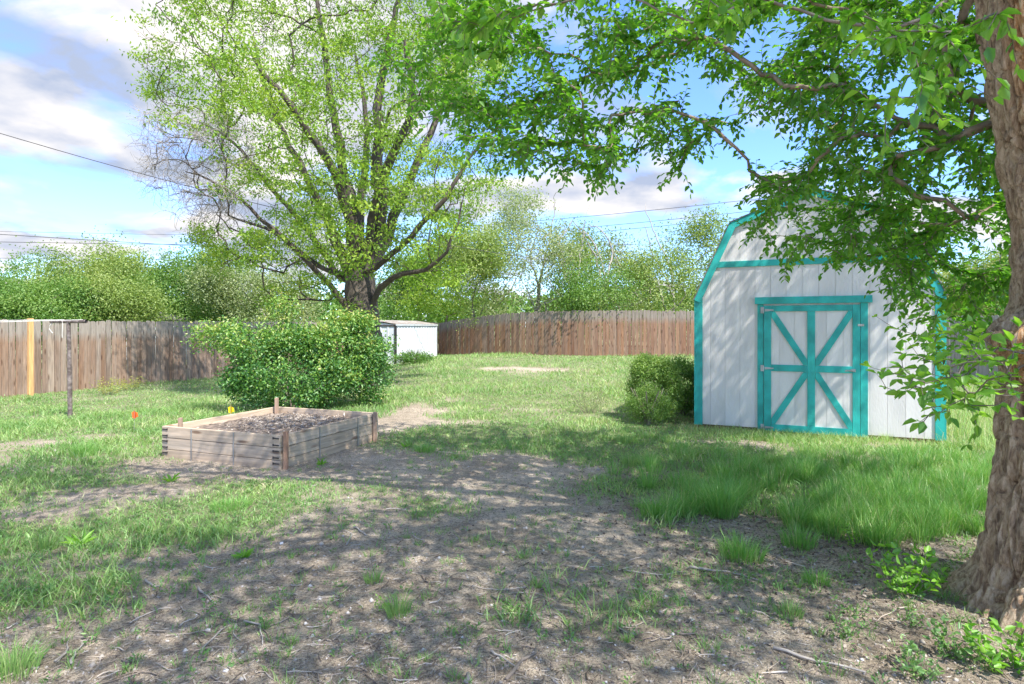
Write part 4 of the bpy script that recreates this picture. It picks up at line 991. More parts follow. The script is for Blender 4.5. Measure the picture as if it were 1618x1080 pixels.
# --- bushes
def bush(base, lobes, n_t, leaves_per, lsize, mat, label, name, cat='bush', barkm='twig', w=.5, bare=0.0, rmean=.45, seed=1, sigma=.10, top=None):
    """lobes: (dx, dy, z, rx, ry, rz, weight)"""
    x, y = base; zg = float(g(x, y)); e = empty(name, (x, y, zg)); tag(e, label, cat)
    t = Tree(); root = t.add((0, 0, -.05), -1, 0); L = np.array(lobes, float); pick = rng.choice(len(L), n_t, p=L[:, 6]/L[:, 6].sum())
    u = rand_unit(n_t)*(rng.uniform(.35, 1, n_t)**.4)[:, None]; T = L[pick, :3]+u*L[pick, 3:6]; T[:, 2] = np.maximum(T[:, 2], .12)
    for k in range(7):
        a = k*2*np.pi/7; t.path([(math.cos(a)*.06, math.sin(a)*.06, .15), (math.cos(a)*.25, math.sin(a)*.2, .55)], [.018, .014], par=root)
    hole = fbm(T[:, 0]*1.9+3, T[:, 1]*1.9, T[:, 2]*1.9, seed=19, oct=2) > .40; T = T[hole | (rng.uniform(0, 1, len(T)) < .12)]
    ends = t.attract(T, step=.14, jit=.012, curl=.3, ang=.5); t.radii(tip=.0025, pw=2.4); part_tubes(t, 'stem', M[barkm], e)
    E = np.array([t.p[i] for i in ends]); Dn = np.array([t.d[i] for i in ends]); ok = rng.uniform(0, 1, len(E)) >= bare; E, Dn = E[ok], Dn[ok]; idx = np.repeat(np.arange(len(E)), leaves_per); n = len(idx)
    pos = E[idx]+rng.normal(size=(n, 3))*sigma*np.array([1, 1, .75]); d = Dn[idx]*.6+rng.normal(size=(n, 3))*.6-np.array([0, 0, .15]); pos[:, 2] = np.maximum(pos[:, 2], .03)
    cl = rng.normal(0, .13, len(E))[idx]; tz = 0 if top is None else top*(pos[:, 2]/L[:, 2].max())**2  # yellower leaves on top; natural shading lower down put into the leaf colour
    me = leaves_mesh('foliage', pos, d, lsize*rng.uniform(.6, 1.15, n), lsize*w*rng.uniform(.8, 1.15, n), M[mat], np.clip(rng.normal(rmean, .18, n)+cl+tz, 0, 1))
    o = mk_obj('foliage', me, e); o['kind'] = 'stuff'; return e
bx, by = P(462, 640, 10.9)[:2]
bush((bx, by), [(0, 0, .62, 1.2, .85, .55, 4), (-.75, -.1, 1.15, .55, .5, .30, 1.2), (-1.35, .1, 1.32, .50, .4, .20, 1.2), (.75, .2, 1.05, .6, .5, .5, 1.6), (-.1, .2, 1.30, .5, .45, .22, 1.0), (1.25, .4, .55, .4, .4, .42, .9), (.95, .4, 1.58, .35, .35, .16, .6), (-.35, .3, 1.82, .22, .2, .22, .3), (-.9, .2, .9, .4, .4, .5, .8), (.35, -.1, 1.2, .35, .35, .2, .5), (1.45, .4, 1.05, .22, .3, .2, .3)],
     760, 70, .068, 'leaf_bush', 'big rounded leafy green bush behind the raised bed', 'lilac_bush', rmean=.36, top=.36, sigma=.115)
bx, by = P(1036, 655, 9.65)[:2]
bush((bx, by), [(0, 0, .52, .42, .4, .5, 3), (-.1, .0, .85, .3, .3, .2, 1)], 300, 75, .036, 'leaf_dark', 'rounded pale green bush left of the white shed', 'rounded_bush', rmean=.78, sigma=.05)
bx, by = P(1078, 655, 10.6)[:2]
bush((bx, by), [(0, 0, .5, .36, .4, .45, 3)], 160, 70, .045, 'leaf_dark', 'darker bush pressed against the left corner of the white shed', 'dark_bush', rmean=.3, sigma=.07)
bx, by = P(1022, 655, 9.15)[:2]
bush((bx, by), [(0, 0, .30, .34, .2, .26, 1)], 130, 80, .03, 'leaf_dark', 'low wispy shrub in front of the rounded bush by the white shed', 'wispy_shrub', rmean=.6, w=.3, sigma=.05)
bx, by = P(655, 580, 22.2)[:2]
bush((bx, by), [(0, 0, .2, .9, .4, .14, 1)], 60, 34, .08, 'leaf_dark', 'dark weeds piled against the foot of the metal shed', 'shed_foot_weeds', cat='weeds', rmean=.2, sigma=.09)

# --- distant and mid trees
def cloud_tree(base, lobes, n_t, per, lsize, mat, barkm, label, name, cat='tree', bare=0.0, trunk=None, sigma=.35, w=.6, step=.5, rmean=.5, tip=.008, group=None, flat=.7, prune=None, ang=.5):
    x, y = base; zg = float(g(x, y)); e = empty(name, (x, y, zg)); tag(e, label, cat, group); t = Tree(); L = np.array(lobes, float)
    if trunk is None:
        zt = L[:, 2].min()*.6; t.path([(0, 0, -.2), (.05, 0, zt*.5), (.1, .1, zt)], [.17, .13, .10], step=.5)
    else:
        main = t.path(trunk[0][0], trunk[0][1], step=.4, limb=0)
        for (k, pts, rad) in trunk[1:]:
            t.path(pts, rad, par=main[min(k, len(main)-1)] if k >= 0 else main[-1], step=.4, jit=.05)
    pick = rng.choice(len(L), n_t, p=L[:, 6]/L[:, 6].sum()); u = rand_unit(n_t)*(rng.uniform(.15, 1, n_t)**.4)[:, None]; T = L[pick, :3]+u*L[pick, 3:6]; T = T[T[:, 2] > .5]
    ends = t.attract(T, step=step, jit=.05, curl=.35, ang=ang); t.radii(tip=tip, pw=2.25)
    part_tubes(t, 'trunk', M[barkm], e)
    E = np.array([t.p[i] for i in ends]); ok = rng.uniform(0, 1, len(E)) >= bare
    if prune is not None: ok &= ~prune(E)
    E = E[ok]; cs = rng.uniform(.25, 1.75, len(E)); idx = np.repeat(np.arange(len(E)), (per*cs).astype(int)); n = len(idx)
    pos = E[idx]+rng.normal(size=(n, 3))*sigma*np.array([1, 1, flat])*(.6+.6*cs[idx])[:, None]; pos[:, 2] = np.maximum(pos[:, 2], .1)
    cl = rng.normal(0, .20, len(E))[idx]; d = rng.normal(size=(n, 3)); d[:, 2] -= .3
    me = leaves_mesh('foliage', pos, d, lsize*rng.uniform(.6, 1.2, n), lsize*w*rng.uniform(.8, 1.15, n), M[mat], np.clip(rng.normal(rmean, .10, n)+cl, 0, 1))
    o = mk_obj('foliage', me, e); o['kind'] = 'stuff'; return e, t
def simple_lobes(r, h, k=6, low=.25):
    out = [(0, 0, h*.50, r*.80, r*.7, h*.30, 3)]
    for i in range(5):
        a = rng.uniform(-1, 1); out.append((a*r*.8, rng.uniform(-.4, .4)*r, h*(.80-.16*abs(a))+rng.uniform(-.06, .05)*h, r*rng.uniform(.14, .26), r*.25, h*rng.uniform(.12, .2), .9))
    for i in range(k):
        a = rng.uniform(0, 6.28); q = rng.uniform(.35, .75)*r; z = h*rng.uniform(low+.1, .86); out.append((math.cos(a)*q, math.sin(a)*q, z, r*.45, r*.45, h*.15, 1.2))
    return out
GL, GB, GR_ = 'trees beyond the left fence', 'trees beyond the back fence', 'trees beyond the right fence'
def bt(px, Y, ytop, rpx, mat, label, name='background_tree', bare=.05, per=85, n_t=95, ls=.20, group=GL, bark='twig', rmean=.5, low=.12, sigma=.30):
    n_t = int(n_t*(1.5 if mat == 'leaf_grey' else 1)); bark = 'dead' if mat == 'leaf_grey' else bark; per = per*.8 if mat == 'leaf_grey' else per; bare = max(bare, .30) if mat == 'leaf_grey' else bare
    if group == GB: per *= .62; n_t = int(n_t*1.15)
    x = (px-CX)/F*Y; h = CAMZ+(HOR-ytop)/F*Y+.1; r = rpx/F*Y; per = int(per*2.6); ls = ls*.56
    return cloud_tree((x, Y), simple_lobes(r, h, 7, low), n_t, per, ls*Y/28, mat, bark, label, name, bare=bare, group=group, rmean=rmean, sigma=sigma*Y/28, step=.6)
bt(-45, 25, 425, 75, 'leaf_back', 'dull green tree cut by the left edge beyond the left fence')
bt(45, 30, 398, 80, 'leaf_dark', 'low green tree second from the left beyond the left fence')
bt(128, 29, 372, 70, 'leaf_back', 'tall olive tree with a pointed top left of the highest cable span')
bt(200, 31, 380, 75, 'leaf_back', 'broad olive green tree beyond the middle of the left fence', rmean=.62)
bt(262, 30, 398, 62, 'leaf_dark', 'rounded olive tree beyond the fence, left of the locust branches')
bt(90, 24, 440, 70, 'leaf_dark', 'low dark green growth just above the fence behind the clothesline post', low=.35, rmean=.35)
bt(10, 23, 432, 60, 'leaf_dark', 'low bright green growth above the far left of the fence', low=.35)
bt(190, 25, 432, 60, 'leaf_back', 'low pale growth above the fence between the olive trees', low=.35)
bt(330, 29, 395, 60, 'leaf_dark', 'fine leaved green tree behind the left locust branches', bare=.2, rmean=.45)
bt(385, 28, 405, 60, 'leaf_grey', 'greyish thin tree seen through the bare locust branches', bare=.35, rmean=.45, per=55)
bt(452, 27, 415, 60, 'leaf_grey', 'greyish scrubby tree beyond the fence just left of the locust trunk', bare=.3, per=60)
bt(650, 36, 395, 65, 'leaf_dark', 'mid green tree behind the metal shed', group=GB)
bt(700, 30.5, 345, 55, 'leaf_locust', 'bright yellow green tree rising behind the corner of the back fence', group=GB, bare=.1, rmean=.45)
bt(800, 31, 295, 60, 'leaf_grey', 'tall pale feathery tree behind the bend of the back fence', group=GB, bare=.12, per=75, rmean=.5)
bt(745, 27.4, 350, 50, 'leaf_back', 'low green growth filling behind the bend of the back fence', group=GB, low=.3)
bt(862, 25.6, 352, 58, 'leaf_grey', 'thin grey tree in the middle of the back fence row', group=GB, bare=.4, per=50)
bt(915, 31, 362, 55, 'leaf_back', 'pale green tree with bare stems behind the back fence', group=GB, bare=.3, per=60)
bt(985, 30, 380, 60, 'leaf_grey', 'low grey green tree under the blue sky gap', group=GB, bare=.35, per=60)
bt(940, 25.3, 425, 75, 'leaf_dark', 'low dark growth just above the back fence at its middle', group=GB, low=.35, per=65)
bt(1045, 25.6, 388, 62, 'leaf_back', 'green tree behind the back fence left of the white shed', group=GB, bare=.15, per=70)
bt(1105, 29, 335, 62, 'leaf_back', 'taller green tree touching the left edge of the white shed', group=GB, bare=.1, per=80)
bt(1180, 30, 370, 70, 'leaf_dark', 'green tree mostly hidden behind the white shed roof', group=GB)
bt(1510, 22, 400, 80, 'leaf_back', 'sunny pale green tree over the grey fence right of the white shed', group=GR_, rmean=.7)
bt(1600, 20, 380, 80, 'leaf_back', 'sunny green tree behind the near trunk over the grey fence', group=GR_, rmean=.6)
bt(1420, 26, 400, 90, 'leaf_dark', 'green tree hidden behind the right side of the white shed', group=GR_)
# far wood closing the view low behind the trees
k = 26000; x = rng.uniform(-75, 75, k); y = rng.uniform(52, 62, k); hh = 3.3+2.2*fbm(x*.12, y*.1, seed=88, oct=3); z = hh*rng.uniform(0, 1, k)**.7
o = mk_obj('distant_wood', leaves_mesh('distant_wood', np.stack([x, y, z], 1), rand_unit(k), rng.uniform(.5, .9, k), rng.uniform(.3, .5, k), M['leaf_dark'], np.clip(rng.normal(.4, .15, k)+.5*(fbm(x*.3, z*.5, seed=89)-.5), 0, 1)))
tag(o, 'far low belt of trees seen through gaps beyond the fences', 'wood', kind='stuff')
# bare curving saplings
def bare_sapling(px, Y, pts_list, label):
    x = (px-CX)/F*Y; zg = float(g(x, Y)); e = empty('bare_sapling', (x, Y, zg)); tag(e, label, 'sapling', 'bare saplings over the back fence'); t = Tree(); r0 = t.add((0, 0, -.1), -1, 0)
    T = []
    for pts in pts_list:
        q = [P(a, b, Y)-np.array([x, Y, zg])+np.array([0, rng.uniform(-.4, .4), 0]) for a, b in pts]; n = len(q); t.path(q, [.045*(1-.75*i/n) for i in range(n)], par=r0, step=.25, jit=.03)
    base = len(t.p)
    for k in range(46):
        j = int(rng.integers(base//3, base)); T.append(t.p[j]+rng.normal(size=3)*np.array([.35, .3, .35])+np.array([0, 0, .25]))
    t.attract(T, step=.2, jit=.02, start=base//4); t.radii(tip=.007, pw=2.6); part_tubes(t, 'trunk', M['dead'], e)
bare_sapling(955, 27.5, [[(955, 460), (950, 420), (935, 380), (905, 350)], [(958, 440), (968, 400), (955, 370), (930, 352)], [(952, 450), (940, 400), (912, 360)]], 'bare curving stems arching left over the middle of the back fence')
bare_sapling(850, 27, [[(848, 480), (855, 430), (870, 370), (878, 318)], [(850, 450), (838, 410), (850, 360)], [(856, 430), (880, 390), (905, 345)]], 'upright bare sapling behind the back fence left of the arching stems')
bare_sapling(1060, 27, [[(1065, 480), (1050, 440), (1030, 400), (1018, 355)], [(1068, 480), (1062, 430), (1040, 380), (1022, 330)], [(1050, 470), (1020, 440), (985, 425), (972, 402)]], 'bare leaning stems behind the back fence near the white shed')
bare_sapling(905, 27, [[(905, 480), (912, 440), (920, 390), (925, 350)], [(905, 470), (890, 430), (885, 380)]], 'short bare stems between the upright sapling and the arching stems')

# ================================================================== the locust tree in the middle of the yard
def build_locust():
    Y0 = 15.0; x, y = -3.72, Y0; zg = float(g(x, y)); e = empty('locust_tree', (x, y, zg)); tag(e, 'large spreading tree with dark branching trunk and airy yellow green leaves', 'tree')
    b = np.array([x, y, zg]); t = Tree()
    def Q(px, py, dy=0.0): return P(px, py, Y0+dy)-b
    tr = t.path([(0, 0, -.3), Q(573, 520), Q(572, 480), Q(570, 440)], [.62, .44, .40, .37], limb=0, step=.25, jit=.02); top = tr[-1]; mid = tr[len(tr)//2+1]
    limbs = [([Q(562, 400, .1), Q(556, 330, .2), Q(540, 250, .3), Q(520, 130, .5), Q(505, 20, .8), Q(500, -80, 1)], [.27, .20, .16, .12, .08, .05]),
             ([Q(590, 400, -.1), Q(600, 330, -.3), Q(596, 250, -.5), Q(600, 150, -.7), Q(615, 60, -.9), Q(640, -60, -1)], [.30, .24, .19, .14, .10, .05]),
             ([Q(548, 420, .2), Q(520, 350, .6), Q(480, 270, 1.0), Q(430, 170, 1.3), Q(400, 60, 1.5)], [.20, .16, .12, .08, .05]),
             ([Q(610, 380, .4), Q(640, 300, .8), Q(680, 210, 1.3), Q(720, 110, 1.6), Q(740, 0, 1.8)], [.20, .16, .12, .09, .05]),
             ([Q(600, 300, -1), Q(650, 170, -2.0), Q(640, 60, -2.6)], [.15, .10, .06]),
             ([Q(540, 300, -1), Q(470, 180, -2.2), Q(400, 90, -2.8)], [.15, .10, .06]),
             ([Q(570, 330, 1.2), Q(580, 200, 2.4), Q(560, 80, 3.0)], [.16, .11, .06])]
    for pts, r in limbs: t.path(pts, [k*.72 for k in r], par=top, limb=1, step=.35, jit=.025)
    low = [([Q(535, 465, -.3), Q(505, 435, -.8), Q(470, 395, -1.3), Q(420, 360, -1.8), Q(375, 345, -2.2)], [.13, .11, .08, .06, .035]),
           ([Q(540, 440, .3), Q(500, 380, .5), Q(440, 310, .5), Q(370, 225, .4), Q(310, 190, .3)], [.14, .12, .09, .06, .03]),
           ([Q(600, 455, -.3), Q(622, 438, -.6), Q(655, 428, -.9), Q(688, 415, -1.2), Q(712, 378, -1.5), Q(730, 320, -1.7)], [.13, .11, .09, .07, .05, .03]),
           ([Q(620, 400, -1), Q(690, 330, -1.6), Q(740, 250, -1.8), Q(800, 190, -1.9)], [.11, .09, .06, .03]),
           ([Q(505, 420, 0), Q(430, 360, -.3), Q(360, 300, -.6), Q(290, 270, -.9)], [.10, .08, .05, .03])]
    for pts, r in low: t.path(pts, [k*.62 for k in r], par=mid if r[0] == .13 else top, limb=2, step=.3, jit=.03)
    skel = len(t.p)
    def outline(px, py):
        lo = np.interp(py, [-200, 0, 60, 120, 200, 280, 350, 430, 470], [260, 215, 205, 235, 225, 215, 290, 330, 420]); hi = np.interp(py, [-200, 0, 150, 300, 380, 440, 500], [700, 790, 815, 790, 740, 725, 690]); return (px > lo) & (px < hi) & (py < 480)
    T = []
    while len(T) < 2000:
        px, py = rng.uniform(200, 830), rng.uniform(-190, 480)
        if not outline(px, py): continue
        k = math.sqrt(max(.05, 1-((px-520)/330)**2-((py-140)/400)**2)) if ((px-520)/330)**2+((py-140)/400)**2 < 1 else .2
        T.append(Q(px, py, rng.uniform(-1, 1)*3.8*k))
    ends = t.attract(T, step=.22, jit=.045, curl=.45, ang=.75, start=4); t.radii(tip=.0050, pw=2.6)
    for lb, nm, mt in ((0, 'trunk', 'locust_bark'), (1, 'upper_limbs', 'locust_bark'), (2, 'lower_limbs', 'locust_bark')): part_tubes(t, nm, M[mt], e, limb=lb)
    E = np.array([t.p[i] for i in ends]); PX, PY = proj(E+b)
    # the lower left of the crown is dead wood; foliage is thin at the skirts
    deadness = sst(470, 300, PX)*sst(150, 215, PY)*sst(400, 330, PY)
    cn = fbm(E[:, 0]*.75, E[:, 1]*.75, E[:, 2]*1.1, seed=55, oct=3)
    keep = (rng.uniform(0, 1, len(E)) > deadness*1.05) & (cn > .455); E2 = E[keep]
    cs = rng.uniform(.4, 1.4, len(E2)); idx = np.repeat(np.arange(len(E2)), (95*cs).astype(int)); n = len(idx)
    pos = E2[idx]+rng.normal(size=(n, 3))*np.array([.155, .155, .065])*(.5+.7*cs[idx])[:, None]
    d = rng.normal(size=(n, 3)); d[:, 2] -= .5; cl = rng.normal(0, .15, len(E2))[idx]
    me = leaves_mesh('foliage', pos, d, rng.uniform(.06, .125, n), rng.uniform(.025, .050, n), M['leaf_locust'], np.clip(rng.normal(.5, .18, n)+cl, 0, 1)); o = mk_obj('foliage', me, e); o['kind'] = 'stuff'
    # fine dead twigs on the bare side
    D2 = E[deadness > .35]; t2 = Tree(); V = []; Fs = []; off = 0
    for q in D2:
        for k in range(9):
            t2_ = [q]; dd = rng.normal(size=3); dd[0] -= .6; dd /= np.linalg.norm(dd); p = q.copy()
            for j in range(5): p = p+dd*.11; dd = dd+rng.normal(size=3)*.35+np.array([0, 0, -.06]); dd /= np.linalg.norm(dd); t2_.append(p)
            a = np.array(t2_); r = np.linspace(.0048, .0028, len(a)); tg = unit(np.gradient(a, axis=0)); A = unit(np.cross(tg, [0.3, .2, .9])); B = np.cross(tg, A); th = np.arange(3)*2.094
            ring = a[:, None]+(A[:, None]*np.cos(th)[None, :, None]+B[:, None]*np.sin(th)[None, :, None])*r[:, None, None]; m = len(a); V.append(ring.reshape(-1, 3)); ii = np.arange(m-1)[:, None]*3; kk = np.arange(3)[None]; k2 = (kk+1) % 3
            Fs.append(np.stack([ii+kk, ii+k2, ii+3+k2, ii+3+kk], -1).reshape(-1, 4)+off); off += m*3
    if V: o = mk_obj('dead_twigs', mk_mesh('dead_twigs', np.concatenate(V), [np.concatenate(Fs)], M['dead']), e); o['kind'] = 'stuff'
build_locust()

# ================================================================== the near elm
def elm_bark_close():
    m, nt, N, L = nodes_mat('near_trunk_bark'); tc = N('ShaderNodeTexCoord'); mp = N('ShaderNodeMapping'); mp.inputs['Scale'].default_value = (1, 1, .34); L(tc.outputs['Object'], mp.inputs[0])
    def noise(s, d=7, r=.6, dist=0.0):
        n = N('ShaderNodeTexNoise'); n.inputs['Scale'].default_value = s; n.inputs['Detail'].default_value = d; n.inputs['Roughness'].default_value = r; n.inputs['Distortion'].default_value = dist; L(mp.outputs[0], n.inputs['Vector']); return n
    a = noise(34, 9, .75, .5); bb = noise(5); c = noise(90, 5, .7)
    grey = ramp(N, [(.38, (.19, .125, .08)), (.5, (.47, .345, .235)), (.62, (.68, .55, .41))]); L(a.outputs['Fac'], grey.inputs[0])
    tan = ramp(N, [(.36, (.27, .11, .04)), (.5, (.60, .33, .15)), (.64, (.80, .60, .40))]); L(a.outputs['Fac'], tan.inputs[0])
    at = N('ShaderNodeAttribute'); at.attribute_name = 'bare'; ad = N('ShaderNodeMath'); ad.operation = 'MULTIPLY_ADD'; L(bb.outputs['Fac'], ad.inputs[0]); ad.inputs[1].default_value = .9; L(at.outputs['Fac'], ad.inputs[2])
    mr = N('ShaderNodeMapRange'); mr.inputs[1].default_value = .75; mr.inputs[2].default_value = 1.1; L(ad.outputs[0], mr.inputs[0])
    mx = N('ShaderNodeMix'); mx.data_type = 'RGBA'; L(mr.outputs[0], mx.inputs[0]); L(grey.outputs[0], mx.inputs[6]); L(tan.outputs[0], mx.inputs[7])
    p = N('ShaderNodeBsdfPrincipled'); p.inputs['Roughness'].default_value = .9; L(mx.outputs[2], p.inputs['Base Color'])
    b1 = N('ShaderNodeBump'); b1.inputs['Strength'].default_value = .9; b1.inputs['Distance'].default_value = .03; L(a.outputs['Fac'], b1.inputs['Height'])
    b2 = N('ShaderNodeBump'); b2.inputs['Strength'].default_value = .6; b2.inputs['Distance'].default_value = .004; L(c.outputs['Fac'], b2.inputs['Height']); L(b1.outputs[0], b2.inputs['Normal']); L(b2.outputs[0], p.inputs['Normal'])
    out = N('ShaderNodeOutputMaterial'); L(p.outputs[0], out.inputs[0]); return m
M['near_bark'] = elm_bark_close()
def build_elm():
    base = np.array([2.86, 3.0, 0.0]); e = empty('elm_tree', tuple(base)); tag(e, 'near tree with thick furrowed trunk at the right edge and leafy branches overhead', 'tree')
    zs = np.concatenate([np.arange(-.15, 3.1, .0075), np.arange(3.1, 4.3, .03)]); na = 400; th = np.linspace(0, 2*np.pi, na, endpoint=False)
    cz = [-.2, .1, .3, .9, 1.3, 1.7, 1.95, 2.35, 2.65, 3.0, 3.6, 4.3]; cxs = [2.92, 2.92, 2.93, 2.92, 2.92, 2.94, 2.93, 2.86, 2.80, 2.76, 2.68, 2.60]
    rz = [.50, .47, .425, .375, .345, .325, .315, .31, .305, .31, .27, .18]
    Z, T = np.meshgrid(zs, th, indexing='ij'); c = np.interp(zs, cz, cxs); r = np.interp(zs, cz, rz); Rr = np.repeat(r[:, None], na, 1)
    # root flare in lobes
    fl = np.exp(-np.maximum(Z+.02, 0)/.13); lob = .5+.5*np.cos(5*T+.6)+.35*np.cos(3*T-1.0); Rr = Rr+fl*(.06+.12*lob)+.10*np.exp(-Z/.5)*np.clip(np.cos(T-3.5), 0, 1)**2
    # burl and knuckle on the left side
    def bump(z0, t0, sz, st, h): 
        dt = (T-t0+np.pi) % (2*np.pi)-np.pi; return h*np.exp(-((Z-z0)/sz)**2-(dt/st)**2)
    Rr += (bump(1.44, 2.95, .11, .60, .13)+bump(1.30, 3.5, .11, .40, .09))*(.6+.8*fbm(np.cos(T)*9, np.sin(T)*9, Z*9, seed=60, oct=3))-bump(1.62, 3.1, .05, .6, .04)+bump(1.40, 3.7, .2, .5, .03)
    # furrows: ridged noise stretched along the trunk
    sx, sy = np.cos(T), np.sin(T); wz = .35*fbm(sx*2, sy*2, Z*2.2, seed=7, oct=3)
    f1 = fbm(sx*5.0+wz*3, sy*5.0+wz*3, Z*1.5, seed=70, oct=3); cut = np.exp(-(np.abs(f1-.5)/.035))*1.15
    f2 = fbm(sx*12+wz*2, sy*12, Z*1.9, seed=80, oct=3); cut2 = np.exp(-(np.abs(f2-.5)/.035))*1.15; f4 = fbm(sx*5+5, sy*5, Z*7, seed=81, oct=3); cut4 = np.exp(-(np.abs(f4-.5)/.02))
    f3 = fbm(sx*36, sy*36, Z*9, seed=90, oct=3); f5 = fbm(sx*24, sy*24, Z*2.6, seed=95, oct=3)
    amp = .6+.9*fbm(sx*2, sy*2, Z*1.2, seed=13, oct=2)
    Rr = Rr-.060*amp*cut-.030*cut2-.024*cut4+.026+.060*(f5-.5)+.030*(f3-.5)+.04*(fbm(sx*1.5, sy*1.5, Z*1.8, seed=15, oct=2)-.5)
    X = c[:, None]-base[0]+Rr*np.cos(T); Yy = Rr*np.sin(T)
    V = np.stack([X.ravel(), Yy.ravel(), Z.ravel()], 1); m = len(zs); ii = np.arange(m-1)[:, None]*na; kk = np.arange(na)[None]; k2 = (kk+1) % na
    Fq = np.stack([ii+kk, ii+k2, ii+na+k2, ii+na+kk], -1).reshape(-1, 4)
    dt = (T-4.72+np.pi) % (2*np.pi)-np.pi   # facing the camera side
    bare = .60*np.exp(-((dt+.95)/.55)**2)+.50*np.exp(-((Z-1.36)/.20)**2)*np.exp(-((T-3.1)/.6)**2)+.35*np.exp(-((Z-2.9)/.5)**2)*np.exp(-((T-3.1)/.6)**2)-.10
    mk_obj('trunk', mk_mesh('trunk', V, [Fq], M['near_bark'], pattr={'bare': bare.ravel()}, smooth=True), e)
    # skeleton of limbs above the trunk, in place relative to the base
    t = Tree(); root = t.add((-.05, 0, 3.2), -1, .22); 
    def q(*p): return np.array(p)-base
    LIMBS = [([q(1.9, 3.3, 4.25), q(.9, 3.7, 4.6), q(-.2, 4.4, 4.75), q(-1.1, 5.0, 4.7)], [.15, .11, .07, .035]),
             ([q(2.2, 2.2, 4.6), q(1.4, .9, 5.4), q(.2, .2, 6.0)], [.16, .11, .06]),
             ([q(3.3, 3.8, 4.6), q(4.5, 4.9, 5.4), q(5.6, 5.8, 6.0)], [.15, .10, .05]),
             ([q(2.5, 3.0, 5.0), q(2.2, 3.2, 6.6), q(2.0, 3.3, 7.8)], [.18, .12, .06]),
             ([q(2.2, 4.0, 4.3), q(2.1, 5.1, 4.6), q(1.9, 6.2, 4.5)], [.12, .08, .04]),
             ([q(1.6, 4.0, 4.4), q(.6, 5.2, 4.6), q(-.4, 6.4, 4.3)], [.10, .07, .035]),
             ([q(3.4, 2.0, 4.8), q(4.4, 1.2, 5.6), q(5.2, .8, 6.4)], [.14, .09, .05]),
             ([q(1.5, 2.9, 4.5), q(.0, 2.9, 5.2), q(-1.6, 3.2, 5.4)], [.12, .08, .04]),
             ([q(2.7, 4.2, 4.0), q(3.3, 5.3, 4.2), q(3.9, 6.1, 4.0)], [.09, .06, .03])]
    for k, (pts, r) in enumerate(LIMBS): t.path(pts, [c_*(.22 if k in (5, 8) else .38 if k in (0, 4) else .62) for c_ in r], par=root, limb=k+1, step=.22, jit=.02)
    # ---- hanging leafy sprays in sight
    xs = [600, 640, 700, 760, 800, 860, 910, 960, 1010, 1060, 1100, 1140, 1175, 1210, 1250, 1300, 1350, 1400, 1450, 1500, 1560]
    ys = [90, 150, 215, 250, 265, 295, 318, 318, 262, 300, 245, 205, 290, 330, 385, 415, 415, 425, 480, 520, 560]
    T1 = []
    while len(T1) < 1500:
        px = rng.uniform(590, 1680); py = rng.uniform(-60, 560); lim = np.interp(px, xs, ys)
        if py > lim*rng.uniform(.86, 1.0): continue
        if rng.uniform() < .40*sst(.5, 1.0, py/lim): continue
        if vnoise(px/60., py/50., 0, 5).item() < .32+.08*(px > 1080)*(py > 120): continue
        if 1225 < px < 1420 and py > 300 and rng.uniform() < .30: continue
        Y = rng.uniform(4.0, 6.4) if px < 1150 else rng.uniform(3.6, 6.2)
        if px > 1480: Y = rng.uniform(3.5, 5.5)
        p = P(px, py, Y)
        u = (p[0]-SL[0])*SU[0]+(p[1]-SL[1])*SU[1]; nn = (p[0]-SL[0])*SN[0]+(p[1]-SL[1])*SN[1]
        if nn < .5: continue
        T1.append(p-base)
    for k in range(90):
        T1.append(P(rng.uniform(1190, 1450), rng.uniform(265, 415), rng.uniform(4.0, 6.2))-base)
    for k in range(80):
        px = rng.uniform(1380, 1560); py = rng.uniform(330, np.interp(px, [1340, 1400, 1450, 1500, 1560], [400, 440, 520, 560, 600])); T1.append(P(px, py, rng.uniform(3.8, 5.6))-base)
    T1 = np.array(T1)
    vis = t.attract(T1, step=.13, jit=.012, curl=.35, ang=.35, droop=.12, start=1, zpen=.5)
    # ---- crown overhead, out of frame, that shades the foreground
    def seen(p):
        px, py = proj(p+base); return (px > -60) & (px < 1680) & (py > -70) & (py < 1200) & ((p+base)[:, 1] > .2)
    Tc = []
    lobes = [(2.4, 2.4, 5.6, 3.0, 2.8, 1.7), (.2, 1.6, 5.8, 2.3, 2.1, 1.0), (4.6, 2.0, 5.8, 2.2, 2.0, 1.3), (6.0, 5.6, 6.3, 1.6, 1.2, .8), (7.2, 6.2, 6.3, 1.5, 1.3, .8), (.0, 3.2, 5.6, 2.4, 1.4, .7), (2.0, .2, 5.6, 2.5, 1.5, 1.2), (-1.7, 2.4, 5.5, 1.8, 2.0, .7)]
    while len(Tc) < 980:
        L_ = lobes[int(rng.integers(len(lobes)))]; u = rng.normal(size=3); u /= np.linalg.norm(u); u *= rng.uniform(.1, 1)**.4; p = np.array(L_[:3])+u*np.array(L_[3:])
        if fbm(p[0]*.5, p[1]*.5, p[2]*.3, seed=33, oct=2) < .41: continue
        if seen((p-base)[None])[0]: continue
        Tc.append(p-base)
    crown = t.attract(Tc, step=.3, jit=.03, curl=.4, ang=.5, start=1)
    t.radii(tip=.0022, pw=2.35)
    for k in range(len(LIMBS)): part_tubes(t, 'limb', M['elm_bark' if k < 99 else 'twig'], e, limb=k+1)
    # leaves along the last part of the visible sprays
    LP, LD, LN = [], [], []; P_ = t.p
